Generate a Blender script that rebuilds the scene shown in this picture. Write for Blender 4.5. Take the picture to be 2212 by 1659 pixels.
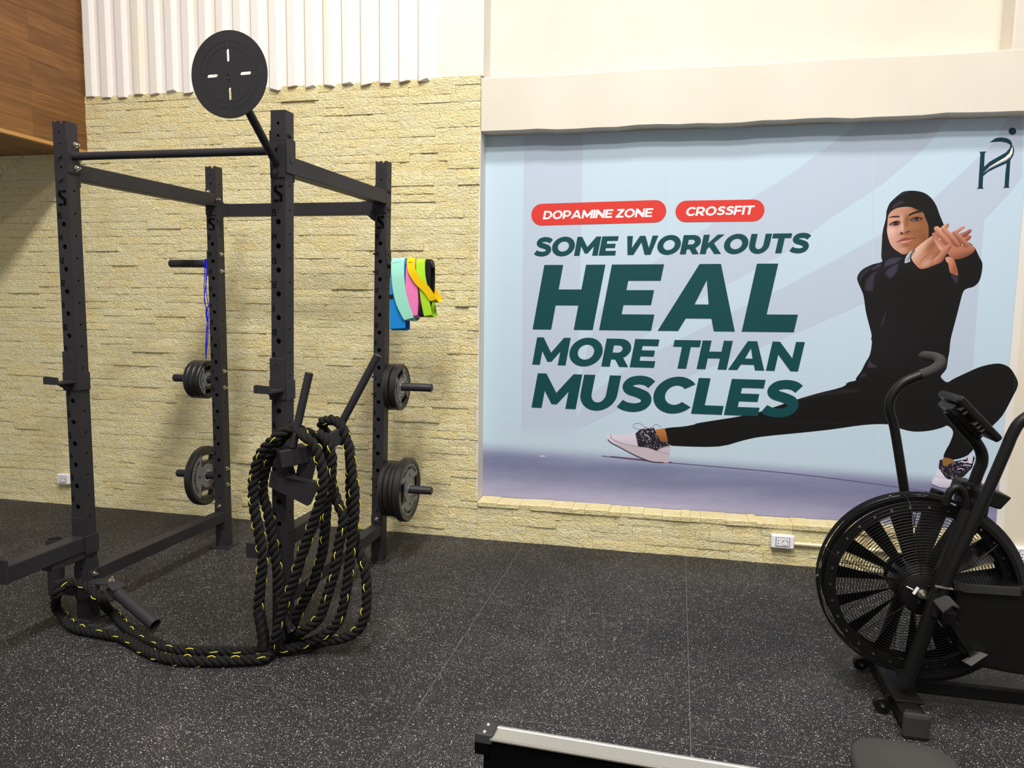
import bpy, bmesh, math, random
from mathutils import Vector, Matrix, noise
from mathutils.geometry import tessellate_polygon
random.seed(7)
scene = bpy.context.scene
C = scene.collection
for o in list(bpy.data.objects): bpy.data.objects.remove(o)

# ------------------------------------------------------------------ camera
CAM = Vector((2.7092, -4.5415, 1.5189)); YAW, PITCH, ROLL, FPX = .2184, -.1067, .0134, 1604.17
def cam_axes():
    f = Vector((-math.sin(YAW)*math.cos(PITCH), math.cos(YAW)*math.cos(PITCH), math.sin(PITCH)))
    r = Vector((math.cos(YAW), math.sin(YAW), 0)); u = r.cross(f)
    return r*math.cos(ROLL)+u*math.sin(ROLL), u*math.cos(ROLL)-r*math.sin(ROLL), f
CR, CU, CF = cam_axes()
cam = bpy.data.cameras.new('camera'); camo = bpy.data.objects.new('camera', cam); C.objects.link(camo)
camo.matrix_world = Matrix(((CR.x, CU.x, -CF.x, CAM.x), (CR.y, CU.y, -CF.y, CAM.y), (CR.z, CU.z, -CF.z, CAM.z), (0, 0, 0, 1)))
cam.sensor_width = 36; cam.lens = FPX/2212*36; cam.clip_start = .05; cam.clip_end = 60
scene.camera = camo
def un(u, v, ax, val):                       # where the ray through a photo point meets a plane of the room
    d = CF + CR*((u-1106)/FPX) - CU*((v-829.5)/FPX)
    return CAM + d*((val-CAM[ax])/d[ax])
def PX(u, v, x): return un(u, v, 0, x)
def PY(u, v, y): return un(u, v, 1, y)
def PZ(u, v, z=0): return un(u, v, 2, z)
def pix(p):
    d = Vector(p)-CAM; z = d.dot(CF)
    return 1106+FPX*d.dot(CR)/z, 829.5-FPX*d.dot(CU)/z

# ------------------------------------------------------------------ light
scene.view_settings.view_transform = 'Standard'; scene.view_settings.look = 'None'
scene.view_settings.gamma = 1; scene.view_settings.use_curve_mapping = False
scene.view_settings.exposure = 0.1
w = bpy.data.worlds.new('world'); scene.world = w; w.use_nodes = True
w.node_tree.nodes['Background'].inputs[0].default_value = (1, .97, .93, 1)
w.node_tree.nodes['Background'].inputs[1].default_value = .36
def area(name, loc, size, power, col, target):
    l = bpy.data.lights.new(name, 'AREA'); l.shape = 'RECTANGLE'; l.size, l.size_y = size; l.energy = power; l.color = col
    o = bpy.data.objects.new(name, l); C.objects.link(o); o.location = loc
    o.rotation_euler = (Vector(target)-Vector(loc)).to_track_quat('-Z', 'Y').to_euler()
LP = [((2.0, -2.6, 6.2), 170), ((4.6, -2.6, 6.2), 60), ((2.0, -4.4, 6.2), 190), ((4.6, -4.4, 6.2), 80), ((2.0, -6.2, 6.2), 210), ((4.6, -6.2, 6.2), 90)]
for i, (p, e) in enumerate(LP):
    area('ceiling_lamp', p, (.6, .6), e, (1, .955, .89), (p[0], p[1], 0))

# ------------------------------------------------------------------ helpers
def lin(c): c = c/255; return c/12.92 if c <= .04045 else ((c+.055)/1.055)**2.4
def rgb(r, g, b): return (lin(r), lin(g), lin(b), 1)
def mat(name, col, rough=.5, metal=0, spec=.5):
    m = bpy.data.materials.new(name); m.use_nodes = True; b = m.node_tree.nodes['Principled BSDF']
    b.inputs['Base Color'].default_value = col; b.inputs['Roughness'].default_value = rough
    b.inputs['Metallic'].default_value = metal; b.inputs['Specular IOR Level'].default_value = spec
    return m
class NT:                                    # terse node building
    def __init__(s, m): s.t = m.node_tree; s.n = s.t.nodes; s.b = s.n['Principled BSDF']
    def new(s, t, **k):
        n = s.n.new(t)
        for a, v in k.items():
            if a in n.inputs: n.inputs[a].default_value = v
            else: setattr(n, a, v)
        return n
    def link(s, a, b): s.t.links.new(a, b)
    def pos(s, scale=None):
        g = s.n.new('ShaderNodeNewGeometry')
        if scale is None: return g.outputs['Position']
        m = s.n.new('ShaderNodeVectorMath'); m.operation = 'MULTIPLY'; m.inputs[1].default_value = scale
        s.link(g.outputs['Position'], m.inputs[0]); return m.outputs[0]
    def noise(s, vec, sc, det=3, rough=.55):
        n = s.n.new('ShaderNodeTexNoise'); n.inputs['Scale'].default_value = sc; n.inputs['Detail'].default_value = det
        n.inputs['Roughness'].default_value = rough; s.link(vec, n.inputs['Vector']); return n.outputs['Fac']
    def ramp(s, fac, stops):
        n = s.n.new('ShaderNodeValToRGB'); e = n.color_ramp.elements
        while len(e) < len(stops): e.new(.5)
        for i, (p, c) in enumerate(stops): e[i].position = p; e[i].color = c if len(c) == 4 else (*c, 1)
        s.link(fac, n.inputs[0]); return n.outputs[0]
    def mix(s, fac, a, b, mode='MIX'):
        n = s.n.new('ShaderNodeMix'); n.data_type = 'RGBA'; n.blend_type = mode
        for i, v in ((0, fac), (6, a), (7, b)):
            if isinstance(v, (int, float, tuple)): n.inputs[i].default_value = v
            else: s.link(v, n.inputs[i])
        return n.outputs[2]
    def math(s, op, a, b=0, c=0):
        n = s.n.new('ShaderNodeMath'); n.operation = op
        for i, v in enumerate((a, b, c)):
            if isinstance(v, (int, float)): n.inputs[i].default_value = v
            else: s.link(v, n.inputs[i])
        return n.outputs[0]
    def bump(s, h, strength=.3, dist=.01):
        n = s.n.new('ShaderNodeBump'); n.inputs['Strength'].default_value = strength; n.inputs['Distance'].default_value = dist
        s.link(h, n.inputs['Height']); s.link(n.outputs[0], s.b.inputs['Normal'])
    def col(s, c): s.link(c, s.b.inputs['Base Color'])
    def attr(s, name):
        n = s.n.new('ShaderNodeAttribute'); n.attribute_name = name; return n.outputs['Color']

def off_of(o):
    v = Vector((0, 0, 0))
    while o is not None: v = v+o.location; o = o.parent
    return v
def tag(o, label=None, cat=None, group=None, kind=None):
    if label: o['label'] = label
    if cat: o['category'] = cat
    if group: o['group'] = group
    if kind: o['kind'] = kind
    return o
def thing(name, loc, label, cat, group=None):
    o = bpy.data.objects.new(name, None); C.objects.link(o); o.location = loc; o.empty_display_size = .1
    return tag(o, label, cat, group)
def dup(root, loc=None):
    r = root.copy(); C.objects.link(r)
    if loc is not None: r.location = loc
    for ch in root.children:
        c = ch.copy(); C.objects.link(c); c.parent = r
        for g in ch.children:
            d = g.copy(); C.objects.link(d); d.parent = c
    return r
def catmull(pts, step=None, n=8, closed=False):
    P = [Vector(p) for p in pts]; out = []
    m = len(P); rng = range(m if closed else m-1)
    for i in rng:
        p0 = P[i-1] if (i > 0 or closed) else P[0]*2-P[1]; p1 = P[i]; p2 = P[(i+1) % m]
        p3 = P[(i+2) % m] if (i+2 < m or closed) else P[-1]*2-P[-2]
        k = n if step is None else max(2, int((p2-p1).length/step))
        for j in range(k):
            t = j/k
            out.append(.5*((2*p1)+(p2-p0)*t+(2*p0-5*p1+4*p2-p3)*t*t+(3*p1-p0-3*p2+p3)*t**3))
    if not closed: out.append(P[-1])
    return out
def frames(pts, closed=False):
    n = len(pts); T = []
    for i in range(n):
        a = pts[i-1] if (i > 0 or closed) else pts[0]; b = pts[(i+1) % n] if (i < n-1 or closed) else pts[-1]
        T.append((b-a).normalized())
    up = Vector((0, 0, 1)) if abs(T[0].z) < .9 else Vector((1, 0, 0))
    N = [(up-T[0]*up.dot(T[0])).normalized()]
    for i in range(1, n):
        v = N[-1]-T[i]*N[-1].dot(T[i]); N.append(v.normalized() if v.length > 1e-6 else N[-1])
    return T, N, [T[i].cross(N[i]) for i in range(n)]

class MB:
    def __init__(s): s.v = []; s.f = []; s.c = []
    def add(s, vs, fs, col=None):
        k = len(s.v); s.v += [Vector(p) for p in vs]; s.f += [tuple(i+k for i in f) for f in fs]
        if col is not None: s.c += [col]*len(vs)
        return s
    def box(s, x0, x1, y0, y1, z0, z1):
        if x0 > x1: x0, x1 = x1, x0
        if y0 > y1: y0, y1 = y1, y0
        if z0 > z1: z0, z1 = z1, z0
        return s.add([(x0,y0,z0),(x1,y0,z0),(x1,y1,z0),(x0,y1,z0),(x0,y0,z1),(x1,y0,z1),(x1,y1,z1),(x0,y1,z1)],
                     [(0,3,2,1),(4,5,6,7),(0,1,5,4),(1,2,6,5),(2,3,7,6),(3,0,4,7)])
    def bar(s, p, q, w, h, up=(0,0,1)):      # rectangular bar p->q, w sideways, h along up
        p, q = Vector(p), Vector(q); t = (q-p).normalized(); u = Vector(up); u = (u-t*u.dot(t)).normalized(); r = t.cross(u)
        vs = []
        for b in (p, q):
            for a, c in ((-1,-1),(1,-1),(1,1),(-1,1)): vs.append(b+r*(a*w/2)+u*(c*h/2))
        return s.add(vs, [(3,2,1,0),(4,5,6,7),(0,1,5,4),(1,2,6,5),(2,3,7,6),(3,0,4,7)])
    def tube(s, pts, r, seg=12, closed=False, caps=True, inner=None):
        pts = [Vector(p) for p in pts]; T, N, B = frames(pts, closed); n = len(pts); vs = []; fs = []
        rr = r if isinstance(r, (list, tuple)) else [r]*n
        for i in range(n):
            for k in range(seg):
                a = 2*math.pi*k/seg; vs.append(pts[i]+N[i]*(rr[i]*math.cos(a))+B[i]*(rr[i]*math.sin(a)))
        for i in range(n if closed else n-1):
            j = (i+1) % n
            for k in range(seg): fs.append((i*seg+k, i*seg+(k+1) % seg, j*seg+(k+1) % seg, j*seg+k))
        if caps and not closed:
            fs.append(tuple(range(seg-1, -1, -1))); fs.append(tuple((n-1)*seg+k for k in range(seg)))
        return s.add(vs, fs)
    def cyl(s, p, q, r, seg=16, r2=None, caps=True): return s.tube([p, q], [r, r if r2 is None else r2], seg, caps=caps)
    def pipe(s, p, q, ro, ri, seg=20):       # hollow tube
        p, q = Vector(p), Vector(q); T, N, B = frames([p, q]); vs = []; fs = []
        for b in (p, q):
            for r in (ro, ri):
                for k in range(seg):
                    a = 2*math.pi*k/seg; vs.append(b+N[0]*(r*math.cos(a))+B[0]*(r*math.sin(a)))
        for k in range(seg):
            l = (k+1) % seg
            fs += [(k, l, 2*seg+l, 2*seg+k), (seg+l, seg+k, 3*seg+k, 3*seg+l), (l, k, seg+k, seg+l), (2*seg+k, 2*seg+l, 3*seg+l, 3*seg+k)]
        return s.add(vs, fs)
    def hexbolt(s, p, d, r, h): return s.cyl(p, Vector(p)+Vector(d)*h, r, 6)
    def plate(s, outer, holes, o, ex, ey, th):   # 2D polygon with holes, extruded by th along ex x ey
        o, ex, ey = Vector(o), Vector(ex).normalized(), Vector(ey).normalized(); nn = ex.cross(ey)
        loops = [outer]+list(holes); flat = [p for l in loops for p in l]
        tris = tessellate_polygon([[Vector((p[0], p[1], 0)) for p in l] for l in loops])
        m = len(flat); base = [o+ex*p[0]+ey*p[1] for p in flat]
        vs = base+[b+nn*th for b in base] if th else base; fs = []
        for t in tris:
            a, b, c = (flat[i] for i in t)
            cr = (b[0]-a[0])*(c[1]-a[1])-(b[1]-a[1])*(c[0]-a[0])
            if abs(cr) < 1e-12: continue
            t = t if cr > 0 else (t[0], t[2], t[1])
            if th: fs += [(t[2], t[1], t[0]), (t[0]+m, t[1]+m, t[2]+m)]
            else: fs.append(tuple(t))
        if th:
            k = 0
            for li, l in enumerate(loops):
                n = len(l); ar = sum(l[i][0]*l[(i+1) % n][1]-l[(i+1) % n][0]*l[i][1] for i in range(n))
                flip = (ar < 0) if li == 0 else (ar > 0)
                for i in range(n):
                    a, b = k+i, k+(i+1) % n
                    fs.append((b, a, a+m, b+m) if flip else (a, b, b+m, a+m))
                k += n
        return s.add(vs, fs)
    def lathe(s, prof, o, ax, seg=32, closed=True):   # prof: (radius, height) along ax
        o, ax = Vector(o), Vector(ax).normalized(); up = Vector((0,0,1)) if abs(ax.z) < .9 else Vector((1,0,0))
        n1 = (up-ax*up.dot(ax)).normalized(); n2 = ax.cross(n1); m = len(prof); vs = []; fs = []
        for k in range(seg):
            a = 2*math.pi*k/seg; d = n1*math.cos(a)+n2*math.sin(a)
            for r, h in prof: vs.append(o+d*r+ax*h)
        for k in range(seg):
            l = (k+1) % seg
            for i in range(m if closed else m-1):
                j = (i+1) % m; fs.append((k*m+i, l*m+i, l*m+j, k*m+j))
        return s.add(vs, fs)
    def build(s, name, m, parent=None, smooth=None, bevel=0, loc=None, kind=None, fix=True):
        if parent is not None: off = off_of(parent)+(Vector(loc) if loc is not None else Vector((0,0,0)))
        else: off = Vector(loc) if loc is not None else Vector((0, 0, 0))
        me = bpy.data.meshes.new(name); me.from_pydata([tuple(p-off) for p in s.v], [], s.f)
        if s.c:
            at = me.color_attributes.new('Col', 'FLOAT_COLOR', 'POINT')
            for i, c in enumerate(s.c): at.data[i].color = c
        if fix:
            bm = bmesh.new(); bm.from_mesh(me); bmesh.ops.recalc_face_normals(bm, faces=bm.faces); bm.to_mesh(me); bm.free()
        me.materials.append(m)
        if smooth is not None:
            me.polygons.foreach_set('use_smooth', [True]*len(me.polygons)); me.set_sharp_from_angle(angle=math.radians(smooth))
        me.update(); o = bpy.data.objects.new(name, me); C.objects.link(o)
        if loc is not None: o.location = loc
        if parent is not None: o.parent = parent
        if bevel:
            b = o.modifiers.new('bevel', 'BEVEL'); b.width = bevel; b.segments = 2; b.limit_method = 'ANGLE'; b.angle_limit = math.radians(40)
        if kind: o['kind'] = kind
        return o
def circ(r, n=16, cx=0, cy=0, a0=0): return [(cx+r*math.cos(a0+2*math.pi*i/n), cy+r*math.sin(a0+2*math.pi*i/n)) for i in range(n)]
def slot(cx, cy, L, wd, ang, n=6):
    pts = []; r = wd/2; h = L/2-r; ca, sa = math.cos(ang), math.sin(ang)
    for s_, a0 in ((1, -math.pi/2), (-1, math.pi/2)):
        for i in range(n+1):
            a = a0+math.pi*i/n; x, y = s_*h+r*math.cos(a), r*math.sin(a); pts.append((cx+x*ca-y*sa, cy+x*sa+y*ca))
    return pts

# ------------------------------------------------------------------ glyphs (heavy geometric capitals, cap height 1)
def arc(cx, cy, rx, ry, a0, a1, n=14): return [(cx+rx*math.cos(math.radians(a0+(a1-a0)*i/n)), cy+ry*math.sin(math.radians(a0+(a1-a0)*i/n))) for i in range(n+1)]
def stroke(pts, wd):
    P = [Vector((p[0], p[1], 0)) for p in pts]; L = []; R_ = []
    for i in range(len(P)):
        t = (P[min(i+1, len(P)-1)]-P[max(i-1, 0)]).normalized(); nn = Vector((-t.y, t.x, 0))
        ww = wd[i] if isinstance(wd, list) else wd
        L.append(P[i]+nn*(ww/2)); R_.append(P[i]-nn*(ww/2))
    return [(p.x, p.y) for p in L+R_[::-1]]
def spline2(pts, n=8): return [(p.x, p.y) for p in catmull([(a, b, 0) for a, b in pts], n=n)]
def glyphs(v, h):                             # v: stem width, h: bar height
    G = {}
    G['I'] = (v, [([(0,0),(v,0),(v,1),(0,1)], [])])
    G['H'] = (.96, [([(0,0),(v,0),(v,.5-h/2),(.96-v,.5-h/2),(.96-v,0),(.96,0),(.96,1),(.96-v,1),(.96-v,.5+h/2),(v,.5+h/2),(v,1),(0,1)], [])])
    G['E'] = (.80, [([(0,0),(.80,0),(.80,h),(v,h),(v,.5-h*.46),(.72,.5-h*.46),(.72,.5+h*.46),(v,.5+h*.46),(v,1-h),(.79,1-h),(.79,1),(0,1)], [])])
    G['F'] = (.76, [([(0,0),(v,0),(v,.36),(.70,.36),(.70,.36+h),(v,.36+h),(v,1-h),(.76,1-h),(.76,1),(0,1)], [])])
    G['L'] = (.74, [([(0,0),(.74,0),(.74,h*1.05),(v,h*1.05),(v,1),(0,1)], [])])
    G['T'] = (.86, [([(.43-v/2,0),(.43+v/2,0),(.43+v/2,1-h),(.86,1-h),(.86,1),(0,1),(0,1-h),(.43-v/2,1-h)], [])])
    w = 1.14; k = v*1.02
    G['A'] = (w, [([(0,0),(k,0),(k+.075,.19),(w-k-.075,.19),(w-k,0),(w,0),(w/2+v*.52,1),(w/2-v*.52,1)], [[(k+.16,.40),(w-k-.16,.40),(w/2,.76)]])])
    w = 1.16; k = v*.94
    G['M'] = (w, [([(0,0),(k,0),(k,.50),(w/2-.07,.12),(w/2+.07,.12),(w-k,.50),(w-k,0),(w,0),(w,1),(w-k*.85,1),(w/2,.45),(k*.85,1),(0,1)], [])])
    w = .99
    G['N'] = (w, [([(0,0),(k,0),(k,.56),(w-k*.86,0),(w,0),(w,1),(w-k,1),(w-k,.44),(k*.86,1),(0,1)], [])])
    w = 1.52; k = v*1.02
    G['W'] = (w, [([(.34-k*.5,0),(.34+k*.5,0),(w/2,.66),(w-.34-k*.5,0),(w-.34+k*.5,0),(w,1),(w-k*.96,1),(w-.34,.36),(w/2+k*.46,1),(w/2-k*.46,1),(.34,.36),(k*.96,1),(0,1)], [])])
    G['Z'] = (.84, [([(0,0),(.84,0),(.84,h),(.36,h),(.82,1-h*.8),(.82,1),(.03,1),(.03,1-h),(.47,1-h),(0,h*.8)], [])])
    G['K'] = (1.0, [([(0,0),(v,0),(v,.24),(.38,.38),(.68,0),(1.0,0),(.56,.56),(.97,1),(.66,1),(v,.55),(v,1),(0,1)], [])])
    G['Y'] = (.98, [([(.49-v/2,0),(.49+v/2,0),(.49+v/2,.36),(.98,1),(.98-v*1.1,1),(.49,.60),(v*1.1,1),(0,1),(.49-v/2,.36)], [])])
    w = .94; r = w/2
    G['U'] = (w, [([(0,1)]+arc(r,.46,r,.48,180,360,18)+[(w,1),(w-v,1)]+arc(r,.46,r-v,.46-h*.92,360,180,14)+[(v,1)], [])])
    w = 1.12
    O = arc(w/2,.5,w/2,.52,0,360,36)[:-1]; Oi = arc(w/2,.5,w/2-v,.52-h*1.05,0,360,30)[:-1]
    G['O'] = (w, [(O, [Oi])])
    w = .98
    G['D'] = (w, [([(0,0),(.44,0)]+arc(.44,.5,w-.44,.5,-90,90,18)+[(0,1)], [[(v,h),(.44,h)]+arc(.44,.5,w-.44-v,.5-h,-90,90,14)+[(v,1-h)]])])
    w = .88
    bowl = lambda y0, y1, x1: arc(.46,(y0+y1)/2,x1-.46,(y1-y0)/2,-90,90,14)
    G['P'] = (w, [([(0,0),(v,0),(v,.25),(.46,.25)]+bowl(.25,1,w)+[(0,1)], [[(v,.25+h),(.46,.25+h)]+bowl(.25+h,1-h,w-v)+[(v,1-h)]])])
    G['R'] = (.90, [([(0,0),(v,0),(v,.26),(.42,.26),(.60,0),(.90,0),(.68,.32)]+bowl(.28,1,w)[2:]+[(0,1)], [[(v,.27+h),(.46,.27+h)]+bowl(.27+h,1-h,w-v)+[(v,1-h)]])])
    w = .96
    G['C'] = (w, [(arc(.54,.5,.54,.52,38,322,26)+arc(.54,.5,.54-v,.52-h*1.05,318,42,22), [])])
    G['G'] = (1.0, [(arc(.54,.5,.54,.52,38,310,26)+[(.97,.10),(.97,.52),(.72,.52),(.72,.24)]+arc(.54,.5,.54-v,.52-h*1.05,300,42,20), [])])
    sp = spline2([(.755,.775),(.62,.862),(.43,.892),(.24,.845),(.165,.715),(.25,.600),(.46,.530),(.64,.440),(.70,.300),(.62,.165),(.42,.108),(.20,.140),(.055,.215)], 6)
    sw = [h*(1.0+.10*math.sin(math.pi*i/(len(sp)-1))) for i in range(len(sp))]
    G['S'] = (.80, [(stroke(sp, sw), [])])
    return G
GX = glyphs(.285, .235)
GM = glyphs(.225, .19)
def word_polys(txt, G, gap=.055):
    x = 0; out = []
    for ch in txt:
        if ch == ' ': x += .34; continue
        w_, ps = G[ch]; out += [([(x+a, b) for a, b in o], [[(x+a, b) for a, b in hh] for hh in hs]) for o, hs in ps]; x += w_+gap
    return x-gap, out
# ------------------------------------------------------------------ materials
def wood_mat():
    m = mat('walnut_laminate', rgb(112, 72, 36), .5); n = NT(m)
    p = n.pos((3, 1.2, 16)); g1 = n.noise(p, 2.2, 6, .6); p2 = n.pos((6, 3, 120)); g2 = n.noise(p2, 1.5, 3)
    c = n.ramp(g1, [(.25, rgb(88, 56, 26)), (.5, rgb(126, 84, 42)), (.75, rgb(152, 106, 56))])
    c = n.mix(.35, c, n.ramp(g2, [(.3, rgb(80, 50, 24)), (.7, rgb(150, 106, 58))]))
    c = n.mix(.55, c, n.attr('Col'), 'MULTIPLY'); n.col(c); n.bump(g2, .08, .002); return m
def stone_mat():
    m = mat('split_stone', rgb(226, 208, 150), .85, 0, .2); n = NT(m); P = n.pos()
    big = n.noise(P, 3.0, 2); mid = n.noise(P, 26, 4, .6); fine = n.noise(n.pos((1, 1, 1.7)), 95, 3, .65)
    base = n.ramp(mid, [(.22, rgb(242, 221, 158)), (.45, rgb(253, 240, 188)), (.75, rgb(255, 250, 216))])
    c = n.mix(.6, base, n.attr('Col'), 'MULTIPLY')
    c = n.mix(n.math('MULTIPLY', n.ramp(big, [(.5, (0, 0, 0)), (.72, (1, 1, 1))]), .35), c, rgb(228, 200, 132))
    n.col(c)
    v = n.n.new('ShaderNodeTexVoronoi'); v.feature = 'F1'; v.inputs['Scale'].default_value = 70; n.link(n.pos((.8, 1, 1.2)), v.inputs['Vector'])
    chip = n.noise(n.pos((.9, 1, 1.25)), 72, 6, .66)
    h = n.math('ADD', n.math('MULTIPLY', chip, 1.5), n.math('ADD', n.math('MULTIPLY', v.outputs['Distance'], .35), n.math('MULTIPLY', fine, .3)))
    n.bump(h, 1.0, .012); return m
def plaster_mat(name, col, rough=.75, bump=.12, sc=18):
    m = mat(name, col, rough, 0, .3); n = NT(m); a = n.noise(n.pos(), sc, 4); b = n.noise(n.pos(), 2.2, 2)
    n.bump(a, bump, .004); dk = tuple(x*.93 for x in col[:3])+(1,)
    n.col(n.ramp(b, [(.3, dk), (.7, col)])); return m
def ribbed_mat():
    m = mat('white_painted_concrete', rgb(244, 240, 234), .7, 0, .3); n = NT(m)
    a = n.noise(n.pos((1, 1, .35)), 40, 5); st = n.noise(n.pos((9, 1, .25)), 2.0, 2)
    pits = n.noise(n.pos(), 110, 2)
    c = n.mix(n.math('MULTIPLY', n.ramp(st, [(.60, (0, 0, 0)), (.72, (1, 1, 1))]), .5), rgb(234, 230, 226), rgb(228, 214, 162))
    n.col(c); n.bump(n.math('ADD', a, n.math('MULTIPLY', pits, .4)), .25, .006); return m
def floor_mat():
    m = mat('speckled_rubber', rgb(38, 36, 38), .62, 0, .35); n = NT(m); P = n.pos()
    wear = n.noise(P, 1.1, 3, .6); cl = n.noise(P, 9, 2)
    def flecks(sc, thr, rad, seed):
        v = n.n.new('ShaderNodeTexVoronoi'); v.inputs['Scale'].default_value = sc
        d = n.n.new('ShaderNodeVectorMath'); d.operation = 'ADD'; d.inputs[1].default_value = (seed, seed*.7, seed*.3)
        wob = n.n.new('ShaderNodeVectorMath'); wob.operation = 'MULTIPLY'; wob.inputs[1].default_value = (1, 1, 0)
        n.link(P, wob.inputs[0]); n.link(wob.outputs[0], d.inputs[0]); n.link(d.outputs[0], v.inputs['Vector'])
        sep = n.n.new('ShaderNodeSeparateColor'); n.link(v.outputs['Color'], sep.inputs[0])
        pick = n.math('GREATER_THAN', n.math('ADD', sep.outputs[0], n.math('MULTIPLY', n.math('SUBTRACT', wear, .5), .9)), thr)
        dot = n.math('LESS_THAN', v.outputs['Distance'], n.math('MULTIPLY', sep.outputs[1], rad))
        return n.math('MULTIPLY', pick, dot), sep.outputs[2]
    f1, t1 = flecks(185, .66, .38, 3.1); f2, t2 = flecks(290, .56, .46, 7.7)
    base = n.ramp(wear, [(.3, rgb(22, 22, 24)), (.7, rgb(35, 34, 36))])
    dust = n.math('MULTIPLY', n.ramp(n.noise(P, 2.6, 5, .65), [(.55, (0, 0, 0)), (.75, (1, 1, 1))]), .10)
    base = n.mix(dust, base, rgb(120, 114, 108))
    c = n.mix(n.math('MULTIPLY', f2, .75), base, rgb(150, 145, 145))
    c = n.mix(f1, c, n.ramp(t1, [(.1, rgb(150, 146, 146)), (.9, rgb(225, 220, 218))]))
    n.col(c); n.bump(n.noise(P, 260, 2), .25, .002); return m
M = {}
M['wood'] = wood_mat(); M['stone'] = stone_mat(); M['rib'] = ribbed_mat(); M['rubber'] = floor_mat()
M['oak_edge'] = mat('oak_edge', rgb(186, 140, 78), .5)
M['mortar'] = plaster_mat('stone_joint', rgb(176, 154, 104), .9, .4, 60)
M['cream'] = plaster_mat('cream_plaster', rgb(216, 209, 196)); M['white'] = plaster_mat('white_plaster', rgb(226, 221, 213))
M['beige'] = plaster_mat('beige_painted_wall', rgb(222, 213, 196), .7, .2, 30)
M['dust'] = mat('dusty_joint', rgb(92, 88, 85), .95)
def steel_mat(name, col, rough):
    m = mat(name, col, rough, 0, .28); n = NT(m)
    n.bump(n.noise(n.pos(), 420, 2), .12, .001); g = n.noise(n.pos(), 6, 4)
    n.col(n.ramp(g, [(.35, col), (.8, tuple(min(1, x*1.35) for x in col[:3])+(1,))])); return m
M['rack'] = steel_mat('charcoal_powder_coat', rgb(39, 37, 41), .5)
M['bike'] = steel_mat('black_powder_coat', rgb(13, 13, 13), .42)
M['dark'] = mat('near_black', rgb(7, 7, 8), .95, 0, .05)
M['chrome'] = mat('zinc_bolt', rgb(215, 208, 195), .25, 1)
M['steeldark'] = mat('black_oxide_bolt', rgb(70, 66, 66), .4, .7)
M['alu'] = mat('brushed_aluminium', rgb(196, 194, 186), .32, .85)
M['grip'] = steel_mat('grey_foam_grip', rgb(46, 45, 44), .8)
M['plastic_w'] = mat('white_plastic', rgb(238, 238, 242), .35)
M['plastic_c'] = mat('cream_plastic', rgb(240, 228, 196), .4)
M['socket_grey'] = mat('grey_gap', rgb(92, 92, 112), .5)
M['plate_black'] = mat('black_urethane', rgb(30, 29, 29), .38)
M['plate_grey'] = mat('grey_urethane_face', rgb(112, 112, 112), .45)
def rope_mat():
    m = mat('black_braided_rope', rgb(22, 21, 20), .75, 0, .25); n = NT(m)
    wv = n.n.new('ShaderNodeTexWave'); wv.inputs['Scale'].default_value = 260; wv.inputs['Distortion'].default_value = 1.5; n.link(n.pos(), wv.inputs['Vector'])
    n.bump(wv.outputs['Fac'], .5, .002); return m
M['rope'] = rope_mat(); M['yellow'] = mat('yellow_tracer', rgb(236, 222, 70), .5)
M['shrink'] = mat('black_heat_shrink', rgb(22, 20, 20), .28)
def fabric(name, col):
    m = mat(name, col, .8, 0, .2); n = NT(m)
    wv = n.n.new('ShaderNodeTexWave'); wv.bands_direction = 'Z'; wv.inputs['Scale'].default_value = 220; n.link(n.pos(), wv.inputs['Vector'])
    n.bump(wv.outputs['Fac'], .2, .001); return m
def print_mat(name, rough=.45):
    m = mat(name, (1, 1, 1, 1), rough, 0, .25); n = NT(m); n.col(n.attr('Col')); n.bump(n.noise(n.pos(), 14, 3), .05, .003); return m
M['print'] = print_mat('printed_vinyl')

# ------------------------------------------------------------------ setting
def structure(mb, name, m, **k):
    o = mb.build(name, m, **k); o['kind'] = 'structure'; return o
WX0, WX1, WZT = -3.2, 1.482, 2.905            # stone bay
MX0, MX1, MZ0, MZ1, MY = 1.478, 4.532, .254, 2.572, .125   # mural recess
floor = structure(MB().box(-3.4, 6.2, -6.2, .2, -.06, -.0014), 'floor', M['dust'])
tile_me = None
TX = [-3.2, -2.2, -1.2, -.2, .8, 1.8, 2.805, 3.84, 4.84, 5.84]; TY = [.06, -.99, -2.01, -3.01, -4.01, -5.01]
cnt = 0
for i in range(len(TX)-1):
    for j in range(len(TY)-1):
        g = .0014; jz = random.uniform(-.0006, .0006)
        x0, x1, y1, y0 = TX[i]+g, TX[i+1]-g, TY[j]-g, TY[j+1]+g
        mb = MB(); b = .0012
        mb.add([(x0,y0,-.02),(x1,y0,-.02),(x1,y1,-.02),(x0,y1,-.02),(x0,y0,jz-b),(x1,y0,jz-b),(x1,y1,jz-b),(x0,y1,jz-b),(x0+b,y0+b,jz),(x1-b,y0+b,jz),(x1-b,y1-b,jz),(x0+b,y1-b,jz)],
               [(0,3,2,1),(0,1,5,4),(1,2,6,5),(2,3,7,6),(3,0,4,7),(4,5,9,8),(5,6,10,9),(6,7,11,10),(7,4,8,11),(8,9,10,11)])
        mb.build('floor_tile', M['rubber'], floor, fix=False)

wall_back = structure(MB().box(WX0, MX0, .008, .3, 0, WZT), 'wall_back', M['mortar'])
wall_low = structure(MB().box(MX0, 4.53, .008, MY-.002, 0, MZ0-.03), 'wall_below_mural', M['mortar'])
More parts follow.
